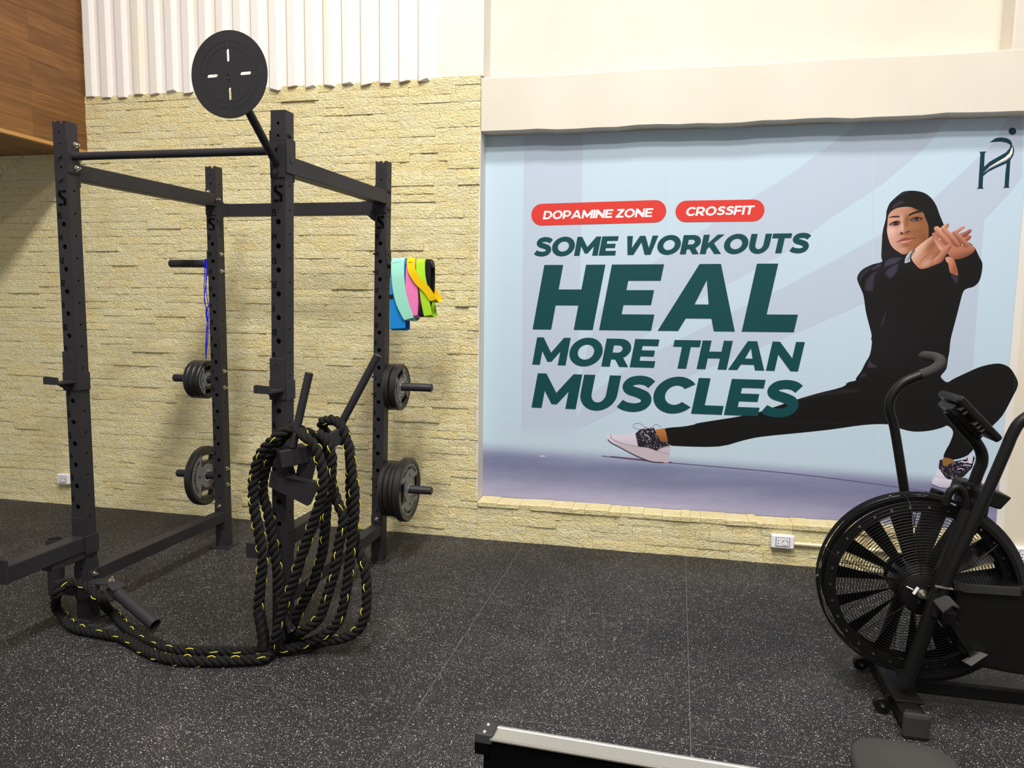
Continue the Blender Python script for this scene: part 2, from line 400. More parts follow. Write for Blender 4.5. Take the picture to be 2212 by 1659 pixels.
# stone variants: split-face slabs, front towards -y, unit length 1 x height 1 (scaled), depth in metres
SH = .0505
def stone_variant(i):
    rnd = random.Random(100+i); nx, nz = 9, 4; vs = []; fs = []; tilt = rnd.uniform(-.0016, .0016); chip = rnd.uniform(.25, 1.0)
    off = Vector((rnd.random()*40, rnd.random()*40, rnd.random()*40))
    for k in range(nz+1):
        for j in range(nx+1):
            a, b = j/nx, k/nz
            d = -.004+chip*.0055*noise.noise(off+Vector((a*5.2, b*2.6, 0)))+chip*.005*noise.noise(off+Vector((a*13, b*5, 4)))+tilt*(b-.5)*2
            if j in (0, nx) or k in (0, nz): d += .0012
            vs.append((a, d, b))
    for k in range(nz):
        for j in range(nx): q = k*(nx+1)+j; fs.append((q, q+1, q+nx+2, q+nx+1))
    ring = [j for j in range(nx+1)]+[(nx+1)*k+nx for k in range(1, nz+1)]+[(nx+1)*nz+j for j in range(nx-1, -1, -1)]+[(nx+1)*k for k in range(nz-1, 0, -1)]
    base = len(vs)
    for q in ring: vs.append((vs[q][0], .02, vs[q][2]))
    m = len(ring)
    for t in range(m): fs.append((ring[(t+1) % m], ring[t], base+t, base+(t+1) % m))
    t = rnd.random(); tint = (1, 1, 1, 1) if t < .45 else ((.97, .95, .90, 1) if t < .7 else ((1, .95, .82, 1) if t < .88 else (.97, .95, .95, 1)))
    return vs, fs, tint
NV = 36; SV = [stone_variant(i) for i in range(NV)]; SM = []
for vs, fs, tint in SV:
    mb = MB(); mb.add([(a, d, b) for a, d, b in vs], fs, tint)
    o = mb.build('stone', M['stone'], fix=False, smooth=28); SM.append(o.data); bpy.data.objects.remove(o)
def course(x0, x1, z0, hz, rnd):
    x = x0-rnd.uniform(0, .15); out = []
    while x < x1:
        L = rnd.choice([.09, .13, .17, .19, .19, .22, .28, .33])*rnd.uniform(.9, 1.12)
        a, b = max(x, x0), min(x+L, x1)
        if x1-b < .05: b = x1
        if b-a > .03: out.append((a, b, z0, hz, rnd.randrange(NV), rnd.gauss(0, .0019)-(.009 if rnd.random() < .03 else 0)))
        x = b if b == x1 else x+L
        if b == x1: break
    return out
def lay(parent, stones, limit=300, extra_ok=None):
    def px_area(s):
        a, b, z0, hz, *_ = s
        u0, v0 = pix((a, 0, z0)); u1, v1 = pix((b, 0, z0+hz))
        cu, cv = (u0+u1)/2, (v0+v1)/2
        if not (5 < cu < 2207 and 5 < cv < 1654): return -1
        return abs((u1-u0)*(v1-v0))
    order = sorted(stones, key=px_area, reverse=True)
    for s in order[:limit]:
        a, b, z0, hz, vi, dy = s
        o = bpy.data.objects.new('stone', SM[vi]); C.objects.link(o); o.parent = parent
        o.location = (a+.0007, dy, z0+.0006); o.scale = (b-a-.0014, 1, hz-.0012)
    rest = order[limit:]
    if rest:
        mb = MB()
        for a, b, z0, hz, vi, dy in rest:
            vs, fs, tint = SV[vi]; mb.add([(a+.0007+x*(b-a-.0014), y+dy, z0+.0006+z*(hz-.0012)) for x, y, z in vs], fs, tint)
        mb.build('stone_courses', M['stone'], parent, smooth=28, fix=False, kind='stuff')
rnd = random.Random(5); stones = []; z = 0.0; nC = 58; hC = WZT/nC
for i in range(nC): stones += course(WX0+.4, WX1, i*hC, hC, rnd)
lay(wall_back, stones)
stones = []; hL = (MZ0-.032)/4
for i in range(4): stones += course(MX0+.004, 4.525, i*hL, hL, rnd)
lay(wall_low, stones)
# sill course: short stones laid on top of the recess sill, seen from above
x = MX0+.01; sill = []
while x < 4.50:
    L = random.choice([.05, .06, .08, .10, .13])*random.uniform(.9, 1.15); mb = MB(); h = MZ0+random.uniform(-.004, .002); fy = -.012+random.uniform(-.006, .005); e = .0007
    x1 = min(x+L, 4.52)
    mb.add([(x+e,fy,MZ0-.033),(x1-e,fy,MZ0-.033),(x1-e,MY-.006,MZ0-.033),(x+e,MY-.006,MZ0-.033),(x+e,fy-.002,h-.006),(x1-e,fy+random.uniform(-.003,.003),h-.004),(x1-e,MY-.006,h+.004),(x+e,MY-.006,h+.003),(x+e,fy+.008,h),(x1-e,fy+.008,h+.001)],
           [(0,3,2,1),(0,1,5,4),(4,5,9,8),(8,9,6,7),(1,2,6,9,5),(2,3,7,6),(3,0,4,8,7)], (.98, .94, .84, 1))
    mb.build('sill_stone', M['stone'], wall_low); x = x1

# ribbed concrete above the stone
wu = structure(MB().box(-3.2, 1.206, .004, .3, WZT, 4.9), 'wall_upper_left', M['rib'])
rz = random.Random(9)
for i in range(16):
    xc = 1.139-.127*i-.012; zb = WZT-.012+rz.uniform(-.012, .01); mb = MB(); prof = [(-.058, .006), (-.036, -.024), (.018, -.026), (.036, .006)]
    vs = []; jag = [rz.uniform(-.012, .012) for _ in prof]
    for k, (a, d) in enumerate(prof): vs.append((xc+a, d, zb+jag[k]))
    for k, (a, d) in enumerate(prof): vs.append((xc+a, d, 4.9))
    mb.add(vs, [(0,1,5,4),(1,2,6,5),(2,3,7,6),(3,2,1,0),(4,5,6,7),(0,4,7,3)]); mb.build('rib', M['rib'], wu, bevel=.003)
for i in range(16, 21):
    xc = 1.139-.127*i-.012; zb = WZT-.012+rz.uniform(-.012, .01); mb = MB()
    vs = [(xc+a, d, zz) for zz in (zb, 4.9) for a, d in prof]
    mb.add(vs, [(0,1,5,4),(1,2,6,5),(2,3,7,6),(3,2,1,0),(4,5,6,7),(0,4,7,3)]); mb.build('rib', M['rib'], wu, bevel=.003)
structure(MB().box(1.206, 1.498, -.004, .3, WZT-.006, 4.9), 'wall_pier', M['white'], bevel=.006)
structure(MB().box(1.498, 4.37, .165, .3, 2.885, 4.9), 'wall_upper_right', M['cream'])
structure(MB().box(4.37, 6.2, 0, .3, 2.7, 4.9), 'wall_right_pier', M['cream'], bevel=.008)
# slightly wavy plaster beam above the mural
mb = MB(); n = 40; vs = []; fs = []
for i in range(n+1):
    xx = 1.485+(6.2-1.485)*i/n; wv = .004*math.sin(i*.9)+.003*math.sin(i*2.3+1); wt = .003*math.sin(i*.7+2)
    b0 = 2.572+wv; t0 = 2.887+wt; vs += [(xx, .0, b0), (xx, -.002, t0-.006), (xx, .004, t0), (xx, .3, t0), (xx, .3, b0)]
for i in range(n):
    for k in range(5): fs.append((i*5+k, (i+1)*5+k, (i+1)*5+(k+1) % 5, i*5+(k+1) % 5))
fs += [(0,1,2,3,4), tuple(n*5+k for k in (4,3,2,1,0))]
structure(mb.add(vs, fs), 'trim_1', M['cream'])
structure(MB().box(MX0-.02, 4.6, MY+.004, .3, 0, 2.6), 'wall_recess', M['cream'])
structure(MB().box(1.472, 1.484, -.002, MY+.004, MZ0-.03, 2.574), 'trim_2', M['white'], bevel=.002)      # left reveal
structure(MB().box(4.53, 6.2, MY+.001, .3, 0, 2.60), 'wall_right', M['beige'])
structure(MB().box(MX1+.001, 4.574, MY-.0006, MY+.001, .0, 2.60), 'trim_3', M['white'])

# timber-clad bulkhead, upper left
BX, BZ = -1.347, 2.53
wl = structure(MB().box(-3.4, BX-.012, -2.6, 0, BZ-.004, 4.9), 'wall_left', M['wood'])
wl.data.color_attributes.new('Col', 'FLOAT_COLOR', 'POINT')
for d in wl.data.color_attributes['Col'].data: d.color = (.8, .8, .8, 1)
MB().box(BX-.03, BX+.002, -2.6, -.0, BZ-.012, BZ+.012).build('edge_trim', M['oak_edge'], wl, bevel=.002)
pr = random.Random(4)
for j, (ya, yb) in enumerate([(0, -.448), (-.448, -1.02), (-1.02, -1.75), (-1.75, -2.6)]):
    z = BZ+.012
    while z < 4.0:
        h = .098+pr.uniform(-.004, .004); t = pr.uniform(.62, 1.15); e = .0006; px = BX-pr.uniform(.0, .0022)
        mb = MB(); mb.box(BX-.014, px, ya-e, yb+e, z+e, z+h-e); mb.c = [(t, t*.97, t*.94, 1)]*8
        mb.build('plank', M['wood'], wl); z += h
# ------------------------------------------------------------------ printed mural in the recess
mural = thing('wall_mural', ((MX0+MX1)/2, MY, MZ0), 'large printed wall mural of a stretching woman in a black hijab beside green HEAL lettering', 'mural')
LAY = [0]
def col8(c): return (lin(c[0]), lin(c[1]), lin(c[2]), 1)
def art_y(): LAY[0] += 1; return MY-.0012-.000006*LAY[0]
def inpoly(x, y, P):
    c = False; n = len(P); j = n-1
    for i in range(n):
        xi, yi = P[i]; xj, yj = P[j]
        if (yi > y) != (yj > y) and x < (xj-xi)*(y-yi)/(yj-yi)+xi: c = not c
        j = i
    return c
MU = lambda u, v, y: PY(u, v, MY)+Vector((0, y-MY, 0))
class Art:                                   # flat inks on the mural plane, each shape slightly above the last
    def __init__(s): s.mb = MB()
    def flat(s, pts, c, holes=()):           # photo-plane outline -> wall plane
        y = art_y(); o = [MU(u, v, y) for u, v in pts]; hs = [[MU(u, v, y) for u, v in h] for h in holes]
        s.world([(p.x, p.z) for p in o], c, [[(p.x, p.z) for p in h] for h in hs], y); return s
    def world(s, pts, c, holes=(), y=None):
        y = art_y() if y is None else y; k = len(s.mb.v)
        s.mb.plate(pts, holes, (0, y, 0), (1, 0, 0), (0, 0, 1), 0)
        cf = c if callable(c) else None; L = len(s.mb.v)-k
        if cf: s.mb.c += [col8(cf(*pix(p))) for p in s.mb.v[k:]]
        else: s.mb.c += [col8(c)]*L
        return s
    def curve(s, pts, c, n=4): return s.flat([(p.x, p.y) for p in catmull([(a, b, 0) for a, b in pts], n=n, closed=True)], c)
    def line(s, pts, wd, c, n=4): return s.flat(stroke([(p.x, p.y) for p in catmull([(a, b, 0) for a, b in pts], n=n)], wd), c)
    def grid(s, poly, f, cell, clip=None):              # finely tinted area clipped to an outline
        y = art_y(); us = [p[0] for p in poly]; vs_ = [p[1] for p in poly]; u0, v0 = min(us), min(vs_)
        nu, nv = int((max(us)-u0)/cell)+1, int((max(vs_)-v0)/cell)+1; idx = {}; vv = []; cc = []; ff = []
        def vid(i, j):
            if (i, j) not in idx: idx[(i, j)] = len(vv); u, v = u0+i*cell, v0+j*cell; vv.append(MU(u, v, y)); cc.append(col8(f(u, v)))
            return idx[(i, j)]
        for j in range(nv):
            for i in range(nu):
                if inpoly(u0+(i+.5)*cell, v0+(j+.5)*cell, poly) and (clip is None or inpoly(u0+(i+.5)*cell, v0+(j+.5)*cell, clip)): ff.append((vid(i, j+1), vid(i+1, j+1), vid(i+1, j), vid(i, j)))
        s.mb.add(vv, ff); s.mb.c += cc; return s
    def soft(s, pts, c, back, clip, cell=.8, reach=.6):   # a patch that melts into the ink around it
        P_ = [(p.x, p.y) for p in catmull([(a, b, 0) for a, b in pts], n=3, closed=True)]; n = len(P_)
        def dist(u, v):
            best = 1e9
            for i in range(n):
                ax, ay = P_[i]; bx, by = P_[(i+1) % n]; dx, dy = bx-ax, by-ay; L = dx*dx+dy*dy+1e-9
                t = max(0, min(1, ((u-ax)*dx+(v-ay)*dy)/L)); best = min(best, math.hypot(u-ax-t*dx, v-ay-t*dy))
            return best
        us = [p[0] for p in P_]; vs_ = [p[1] for p in P_]; mx = max([dist(u, v) for u in [min(us)+(max(us)-min(us))*i/8 for i in range(9)] for v in [min(vs_)+(max(vs_)-min(vs_))*i/8 for i in range(9)] if inpoly(u, v, P_)] or [1])
        return s.grid(P_, lambda u, v: lerp(back, c, sm(0, reach*mx, dist(u, v)) if inpoly(u, v, P_) else 0), cell, clip)
    def build(s, name, label=None):
        o = s.mb.build(name, M['print'], mural, fix=False)
        if label: o['label'] = label
        return o
def lerp(a, b, t): t = max(0, min(1, t)); return tuple(a[i]+(b[i]-a[i])*t for i in range(3))
def sm(a, b, x): t = max(0, min(1, (x-a)/(b-a))); return t*t*(3-2*t)
SKY, LAV = (186, 206, 221), (181, 194, 213)
def bg(u, v):
    h = 962+(u-1041)*.072
    d = v-h; sky = lerp(SKY, (188, 210, 228), sm(1500, 2200, u)*.6)
    if d < -14: return sky
    fl = lerp((140, 146, 178), (122, 126, 160), sm(0, 40, d)); fl = lerp(fl, (164, 162, 194), sm(35, 110, d)); fl = lerp(fl, (126, 126, 162), sm(1400, 2000, u)*.55)
    nz = noise.noise(Vector((u*.006, v*.05, 1)))*9+noise.noise(Vector((u*.03, v*.2, 7)))*4
    fl = tuple(x+nz for x in fl)
    return lerp(sky, fl, sm(-14, 22, d))
# panel with thickness, front face finely tinted
nx, nz = 150, 150; vs = []; fs = []; cs = []
for k in range(nz+1):
    for i in range(nx+1):
        x = MX0+.006+(MX1-MX0-.006)*i/nx; z = MZ0+.001+(MZ1-MZ0-.004)*((k/nz)**1.7); p = Vector((x, MY-.001, z)); vs.append(p); cs.append(col8(bg(*pix((x, MY, z)))))
for k in range(nz):
    for i in range(nx): q = k*(nx+1)+i; fs.append((q, q+1, q+nx+2, q+nx+1))
mb = MB(); mb.add(vs, fs); mb.c = cs; panel = mb.build('print_panel', M['print'], mural, fix=False, smooth=180)
LAY[0] = 2
A = Art()
A.flat([(1132,287),(1259,284),(1256,480),(1252,640),(1247,800),(1246,900),(1127.5,900),(1128,700)], LAV)
A.grid([(1127.5,899.5),(1246,899.5),(1246,960),(1127,960)], lambda u, v: lerp(LAV, bg(u, v), sm(905, 955, v)), 6)
A.flat([(1860,262),(1787,318),(1700,381),(1638,419),(1544,481),(1411,568),(1294,669),(1265,770),(1247,863),(1247,885),(1300,790),(1389,727),(1512,644),(1588,606),(1702,542),(1787,476),(1907,397),(1999,318),(2047,257)], LAV)
A.flat([(2180,252),(2145,311),(2100,352),(2018,428),(1901,507),(1822,552),(1692,621),(1598,666),(1427,755),(1340,805),(1262,862),(1247,905),(1247,925),(1269,918),(1345,880),(1503,806),(1640,752),(1740,711),(1863,657),(1960,640),(2098,840),(2110,675),(2126,475),(2177,422),(2208,380),(2208,252)], LAV)
A.flat([(2126,475),(2177,422),(2206,385),(2206,250),(2200,250),(2200,380)], LAV)
A.flat([(2126,476),(2110,675),(2093,905),(2000,905),(1990,760),(2010,560)], LAV)
A.build('pale_bands', 'pale lavender swooping bands')
for su in (1437, 1885): Art().flat([(su, 288-(su-1040)*.035), (su+1.6, 288-(su-1040)*.035), (su-.5, 985), (su-2, 985)], (182, 201, 217)).build('print_seam')
A = Art()                                    # floor line behind the feet
A.line([(1300,985),(1400,996),(1500,1004),(1700,1022),(1850,1040),(2020,1064)], 2.2, (98, 94, 128))
A.line([(1320,986),(1400,994),(1452,999)], 2, (96, 52, 84)); A.flat([(1167,984),(1177,984),(1177,986.5),(1167,986.5)], (214, 204, 214)); A.build('horizon_line')
# lettering
TEAL = (12, 68, 73)
SL = math.tan(math.radians(9.6))
def letter(name, txt, G, x0, x1, z0, z1, z0b, z1b, c, gap=.055, label=None):
    W_, ps = word_polys(txt, G, gap); H_ = z1-z0; sc = (x1-x0-SL*H_)/W_; A = Art(); y = art_y()
    for o, hs in ps:
        f = lambda q: (x0+q[0]*sc+SL*q[1]*H_, (z0+(z0b-z0)*q[0]/W_)+q[1]*((z1-z0)+((z1b-z0b)-(z1-z0))*q[0]/W_))
        A.world([f(q) for q in o], c, [[f(q) for q in h] for h in hs], y)
    return A.build(name, label)
def pill(name, x0, x1, zl, zr, hh, label):
    r = hh/2; pts = []
    for cx, cz, a0 in ((x1-r, zr, -90), (x0+r, zl, 90)):
        for i in range(17): a = math.radians(a0+180*i/16); pts.append((cx+r*math.cos(a), cz+r*math.sin(a)))
    A = Art(); A.world(pts, (208, 58, 50)); return A.build(name, label)


# ------------------------------------------------------------------ the printed woman
BK = (17, 16, 16)
Z1 = lambda L: [(1880+a/8.508, 390+b/8.508) for a, b in L]
Z2 = lambda L: [(1900+a/13.825, 440+b/13.825) for a, b in L]
Z3 = lambda L: [(1940+a/12.289, 460+b/12.289) for a, b in L]
Z4 = lambda L: [(1840+a/5.53, 560+b/5.53) for a, b in L]
Z5 = lambda L: [(1290+a/8.508, 880+b/8.508) for a, b in L]
Z6 = lambda L: [(2000+a/10.434, 960+b/10.434) for a, b in L]
ZL = lambda L: [(2080+a/10.37, 260+b/10.37) for a, b in L]
body = [(1903.5,554.5),(1905,519),(1907,498),(1913.5,472),(1915,456),(1921,440.5),(1930.5,430),(1946,417),(1956,413),(1974,412),(1991.7,415),(2004.6,421.7),(2015,432),(2023.4,446.4),(2029.3,463),(2038,484),(2044,500),
 (2070,515),(2095,525),(2103,532.8),(2106.8,537),(2115,554.5),(2122,569.8),(2119.4,594.4),(2113,610.6),(2102,619.7),(2089.5,623.3),(2080.5,630.5),(2073.3,655.8),(2067.8,677.5),(2060.6,704.7),(2053.4,733.6),(2050.7,759),(2047.7,775),(2044,797),(2032.8,811),(2034.7,817.7),(2045.9,825.6),
 (2060.8,817.7),(2088.7,804.7),(2116.6,792.6),(2144.6,786),(2163,786),(2180,793.5),(2191,808.4),(2198.6,825),(2196.7,838),(2187.4,857),(2165,897.8),(2139,924.8),(2116.6,950),(2098,976),(2085,986),(2060.8,992.8),(2038.4,989),(2044,970.5),(2051.4,957.4),(2058.9,933),(2047,919.6),
 (2034,924),(2005.7,930.7),(1971,932),(1939,924),(1917,916.5),(1866,918),(1797,927.5),(1733.5,934.5),(1648,943),(1607,951),(1553,964.5),(1471,964),(1442.8,961),(1441.6,955),(1440.4,946),(1437,929),(1434.6,925.8),
 (1452,923),(1464,922.3),(1484,920),(1501.6,916.4),(1512,913),(1616,896),(1670,880),(1717.7,864),(1765,850),(1819,836),(1831.6,826),(1848,822),(1849,817),(1860,802),(1869,784),(1879,766),(1883.4,739),(1881.6,733.6),(1882.5,722.7),(1876,697),(1870,672),(1867,650),(1864.4,636),(1860,625),(1851.8,605),(1853.6,594),(1863.5,581.7),(1885,571),(1905,565.4)]
body = [(p.x, p.y) for p in catmull([(a, b, 0) for a, b in body], n=3, closed=True)]
A = Art(); A.flat(body, lambda u, v: lerp(BK, (26, 23, 26), sm(60, 0, abs(u-1900))))
# cloth folds
for P_, c in ((Z4([(375,170),(430,90),(560,15),(575,90),(545,180),(480,240),(455,272),(415,220)]), (66, 60, 84)), (Z4([(145,380),(150,270),(220,165),(320,108),(400,55),(360,120),(300,190),(275,300),(265,390),(190,400)]), (58, 53, 74)),
              (Z4([(70,210),(110,140),(230,75),(340,55),(200,150),(120,250),(110,340)]), (46, 43, 54)), (Z4([(1170,180),(1230,170),(1275,190),(1280,260),(1255,310),(1200,250)]), (58, 50, 64)),
              (Z4([(345,760),(390,640),(415,600),(400,720),(360,830)]), (48, 42, 50)), (Z4([(175,1280),(215,1180),(240,1230),(320,1280),(240,1310)]), (60, 55, 72)), (Z4([(80,1400),(130,1350),(180,1360),(170,1410),(100,1420)]), (44, 46, 56)),
              (Z1([(380,470),(520,370),(640,330),(600,380),(700,420),(560,450),(430,540)]), (52, 46, 62)), (Z1([(480,310),(600,220),(720,210),(600,270)]), (48, 44, 58)),
              (Z1([(250,1490),(330,1420),(480,1390),(620,1400),(560,1480),(430,1560),(300,1600),(240,1640)]), (70, 64, 90)), (Z1([(0,1610),(120,1530),(220,1500),(190,1600),(60,1659)]), (60, 54, 76)),
              ([(1690,862),(1760,850),(1825,838),(1860,846),(1780,856),(1700,872)], (38, 33, 34)), ([(2186,800),(2193,812),(2198,826),(2194,842),(2186,850),(2188,822)], (20, 34, 30))):
    A.soft(P_, lerp(BK, c, .8), BK, body)
for P_, c in ((Z4([(150,370),(170,260),(260,160)]), (92, 84, 108)), (Z4([(60+240,200),(420,80),(560,10)]), (96, 88, 118)), (Z4([(480,200),(540,90),(560,30)]), (94, 86, 112)), (Z4([(240,390),(270,300),(330,210)]), (86, 78, 100)), (Z4([(380,720),(410,610)]), (80, 74, 84)), ([(1826,827),(1842,832),(1856,842)], (60, 54, 56)), (Z1([(330,610),(420,540),(560,490),(760,480)]), (18, 16, 22))):
    A.line(P_, .8, lerp(BK, c, .45))
A.build('black_sportswear', 'black hijab, long top and leggings')
# face: warm side-lit skin tones
FACE = Z2([(240,420),(290,280),(420,170),(560,115),(750,88),(930,95),(1080,150),(1200,200),(1310,270),(1370,430),(1450,620),(1468,800),(1455,1020),(1320,1160),(1180,1290),(1050,1385),(900,1460),(760,1522),(660,1510),(560,1450),(420,1350),(320,1220),(250,1030),(213,830),(222,650)])
FACE = [(p.x, p.y) for p in catmull([(a, b, 0) for a, b in FACE], n=4, closed=True)]
def gauss(x, y, cx, cy, sx, sy, rot=0):
    dx, dy = x-cx, y-cy; c, s = math.cos(rot), math.sin(rot); a, b = dx*c+dy*s, -dx*s+dy*c
    return math.exp(-(a/sx)**2-(b/sy)**2)
def skin(u, v):
    x, y = (u-1900)*13.825, (v-440)*13.825
    c = lerp((200, 154, 140), (150, 98, 66), sm(350, 1200, x+(y-600)*.12))
    c = lerp(c, (176, 126, 98), .6*gauss(x, y, 650, 250, 420, 180)); c = lerp(c, (132, 82, 50), .75*gauss(x, y, 1250, 800, 330, 420))
    c = lerp(c, (160, 108, 72), .5*gauss(x, y, 1120, 660, 170, 90)); c = lerp(c, (226, 186, 176), .8*gauss(x, y, 330, 800, 150, 170)); c = lerp(c, (228, 192, 180), .85*gauss(x, y, 665, 620, 42, 210, -.06))
    c = lerp(c, (214, 168, 156), .7*gauss(x, y, 600, 760, 60, 70)); c = lerp(c, (140, 84, 42), .8*gauss(x, y, 800, 600, 75, 170)); c = lerp(c, (118, 72, 42), .75*gauss(x, y, 830, 440, 60, 110))
    c = lerp(c, (120, 72, 48), .8*gauss(x, y, 470, 590, 170, 80, -.2)); c = lerp(c, (100, 62, 42), .8*gauss(x, y, 1080, 460, 190, 75)); c = lerp(c, (205, 152, 112), .6*gauss(x, y, 400, 480, 110, 40, -.25))
    c = lerp(c, (120, 66, 46), .7*gauss(x, y, 790, 890, 170, 45, -.1)); c = lerp(c, (128, 72, 48), .75*gauss(x, y, 780, 1240, 130, 55)); c = lerp(c, (204, 158, 140), .6*gauss(x, y, 680, 1380, 140, 80))
    c = lerp(c, (150, 92, 60), .8*gauss(x, y, 1120, 1230, 200, 170)); c = lerp(c, (124, 66, 40), .7*gauss(x, y, 1350, 1080, 130, 160)); c = lerp(c, (92, 56, 36), .8*gauss(x, y, 1150, 170, 160, 60, .4))
    return c
A = Art(); A.grid(FACE, skin, .42); A.line(FACE[2:]+FACE[:3], 1.1, BK, 1)
D1 = (46, 27, 24)
A.curve(Z2([(255,425),(360,378),(480,358),(585,368),(602,402),(480,414),(370,414)]), (56, 34, 29), 3); A.curve(Z2([(862,346),(930,284),(1070,230),(1190,204),(1300,240),(1180,270),(1060,298),(960,338),(893,370)]), (42, 25, 20), 3)
A.curve(Z2([(290,637),(350,572),(440,525),(530,508),(610,552),(612,600),(545,640),(450,662),(385,648)]), (70, 42, 34), 3)
A.curve(Z2([(330,628),(390,580),(470,548),(560,555),(598,590),(540,625),(450,640)]), (128, 100, 90), 3); A.curve(Z2([(408,592),(450,545),(520,535),(568,570),(555,620),(490,636),(430,630)]), D1, 3)
A.line(Z2([(290,637),(360,572),(450,530),(540,525),(605,562)]), 1.6, (40, 22, 20)); A.line(Z2([(325,572),(410,512),(520,492)]), 1.1, (224, 172, 122)); A.curve(Z2([(530,570),(545,562),(552,578),(538,586)]), (170, 150, 150), 2)
A.curve(Z2([(930,500),(1000,438),(1100,402),(1210,420),(1275,455),(1200,494),(1100,518),(990,524)]), (62, 38, 28), 3)
A.curve(Z2([(970,495),(1010,455),(1100,425),(1190,440),(1215,468),(1150,498),(1060,506)]), (128, 100, 84), 3); A.curve(Z2([(1035,465),(1070,420),(1135,412),(1178,448),(1160,492),(1090,502)]), D1, 3)
A.line(Z2([(930,500),(1000,440),(1100,404),(1210,424),(1290,452)]), 1.7, (36, 21, 17)); A.curve(Z2([(1150,462),(1166,454),(1172,470),(1156,476)]), (170, 150, 140), 2)
A.curve(Z2([(608,868),(640,848),(690,868),(696,905),(655,926),(618,896)]), (78, 34, 36), 3); A.curve(Z2([(765,850),(820,820),(880,808),(900,830),(850,858),(800,868)]), (88, 40, 42), 3); A.line(Z2([(890,760),(925,800),(910,840)]), 1.0, (126, 74, 42))
A.line(Z2([(560,822),(550,850),(585,872)]), .8, (236, 206, 160))
A.curve(Z2([(540,1138),(620,1072),(720,1020),(800,998),(870,1018),(960,1016),(1075,1026),(1000,1062),(880,1080),(760,1096),(640,1114)]), (140, 76, 64), 3)
A.curve(Z2([(560,1146),(700,1118),(850,1086),(1000,1060),(910,1120),(800,1165),(700,1196),(610,1184)]), (188, 122, 112), 3); A.curve(Z2([(580,1146),(700,1122),(790,1110),(760,1138),(660,1156)]), (214, 160, 160), 3)
A.line(Z2([(500,1142),(570,1138),(700,1108),(850,1078),(1000,1050),(1080,1022)]), 1.0, (88, 42, 42)); A.line(Z2([(490,1142),(545,1136)]), 1.4, (118, 70, 54))
A.build('face', 'olive-skinned face with dark eyes and closed smile')
# hands
def hs(base, dark, lite, ax):                # tint running across a finger or palm
    (ax0, ay0), (ax1, ay1) = Z3([ax[0]])[0], Z3([ax[1]])[0]; L2 = (ax1-ax0)**2+(ay1-ay0)**2
    def f(u, v):
        t = ((u-ax0)*(ax1-ax0)+(v-ay0)*(ay1-ay0))/L2
        return lerp(lerp(lite, base, t*2), dark, t*2-1)
    return f
S0, S1, S2 = (188, 138, 120), (134, 86, 66), (218, 172, 154)
def skinpoly(A, L, f):
    P_ = [(p.x, p.y) for p in catmull([(a, b, 0) for a, b in Z3(L)], n=3, closed=True)]; A.grid(P_, f, .42)
A = Art()
skinpoly(A, [(1110,420),(1200,330),(1310,280),(1352,300),(1340,350),(1280,430),(1160,470)], hs(S0, (150, 78, 56), (224, 170, 140), ((1180,330),(1300,420))))
skinpoly(A, [(1380,540),(1560,430),(1700,350),(1758,360),(1772,400),(1700,450),(1590,530),(1480,600)], hs((196,140,122), (140, 84, 66), (214, 162, 146), ((1560,400),(1620,520))))
skinpoly(A, [(1600,570),(1760,500),(1900,430),(1948,450),(1930,510),(1850,590),(1740,660)], hs((150,92,80), (104, 56, 44), (186, 128, 112), ((1760,480),(1830,600))))
skinpoly(A, [(1740,660),(1850,602),(1930,600),(1942,640),(1900,700),(1825,752)], hs((170,98,78), (120, 62, 46), (184, 116, 96), ((1800,600),(1880,720))))
skinpoly(A, [(350,1130),(440,975),(620,810),(780,690),(905,615),(980,740),(1080,900),(1250,870),(1330,840),(1350,950),(1250,1150),(1150,1300),(950,1390),(700,1480),(560,1470),(440,1350),(360,1230)],
         lambda u, v: lerp(lerp(hs((186,132,106), (150,96,70), (222, 188, 172), ((450,950),(900,1300)))(u, v), (130, 76, 50), .8*gauss((u-1940)*12.289, (v-460)*12.289, 900, 850, 110, 260, .7)), (200, 158, 138), .8*gauss((u-1940)*12.289, (v-460)*12.289, 760, 1330, 190, 90, -.5)))
skinpoly(A, [(1300,1000),(1420,800),(1520,890),(1700,880),(1900,880),(2035,930),(2000,1040),(1850,1140),(1680,1210),(1490,1230),(1350,1130)], hs((166,106,82), (118, 70, 46), (178, 118, 96), ((1600,880),(1700,1200))))
skinpoly(A, [(1450,530),(1490,495),(1560,510),(1700,620),(1850,780),(2030,925),(1900,905),(1720,900),(1600,740)], hs((168,108,88), (140, 84, 62), (196, 140, 116), ((1720,620),(1620,740))))
skinpoly(A, [(1140,420),(1190,388),(1270,400),(1400,530),(1540,680),(1660,880),(1520,900),(1400,780),(1250,600)], hs((178,120,98), (142, 86, 64), (204, 146, 120), ((1420,540),(1320,660))))
skinpoly(A, [(950,430),(970,370),(1030,355),(1090,380),(1200,520),(1330,660),(1425,800),(1400,880),(1300,850),(1230,850),(1100,680),(1000,530)], hs((186,124,102), (146, 90, 68), (214, 160, 136), ((1220,520),(1100,660))))
skinpoly(A, [(900,590),(905,550),(950,515),(1010,530),(1060,620),(1150,720),(1250,850),(1300,1000),(1150,1010),(1060,920),(950,740)], hs((182,116,98), (206, 150, 128), (170, 110, 90), ((1150,700),(1020,840))))
skinpoly(A, [(950,1230),(1100,1080),(1180,950),(1280,860),(1370,820),(1405,860),(1380,950),(1300,1080),(1200,1220),(1080,1320),(960,1340)], hs((176,116,92), (120, 68, 50), (200, 146, 124), ((1130,980),(1300,1120))))
skinpoly(A, [(1250,1210),(1290,1170),(1380,1170),(1480,1230),(1540,1400),(1590,1650),(1450,1620),(1370,1560),(1330,1350),(1280,1290)], hs((186,118,92), (150, 90, 62), (206, 146, 118), ((1290,1300),(1520,1380))))
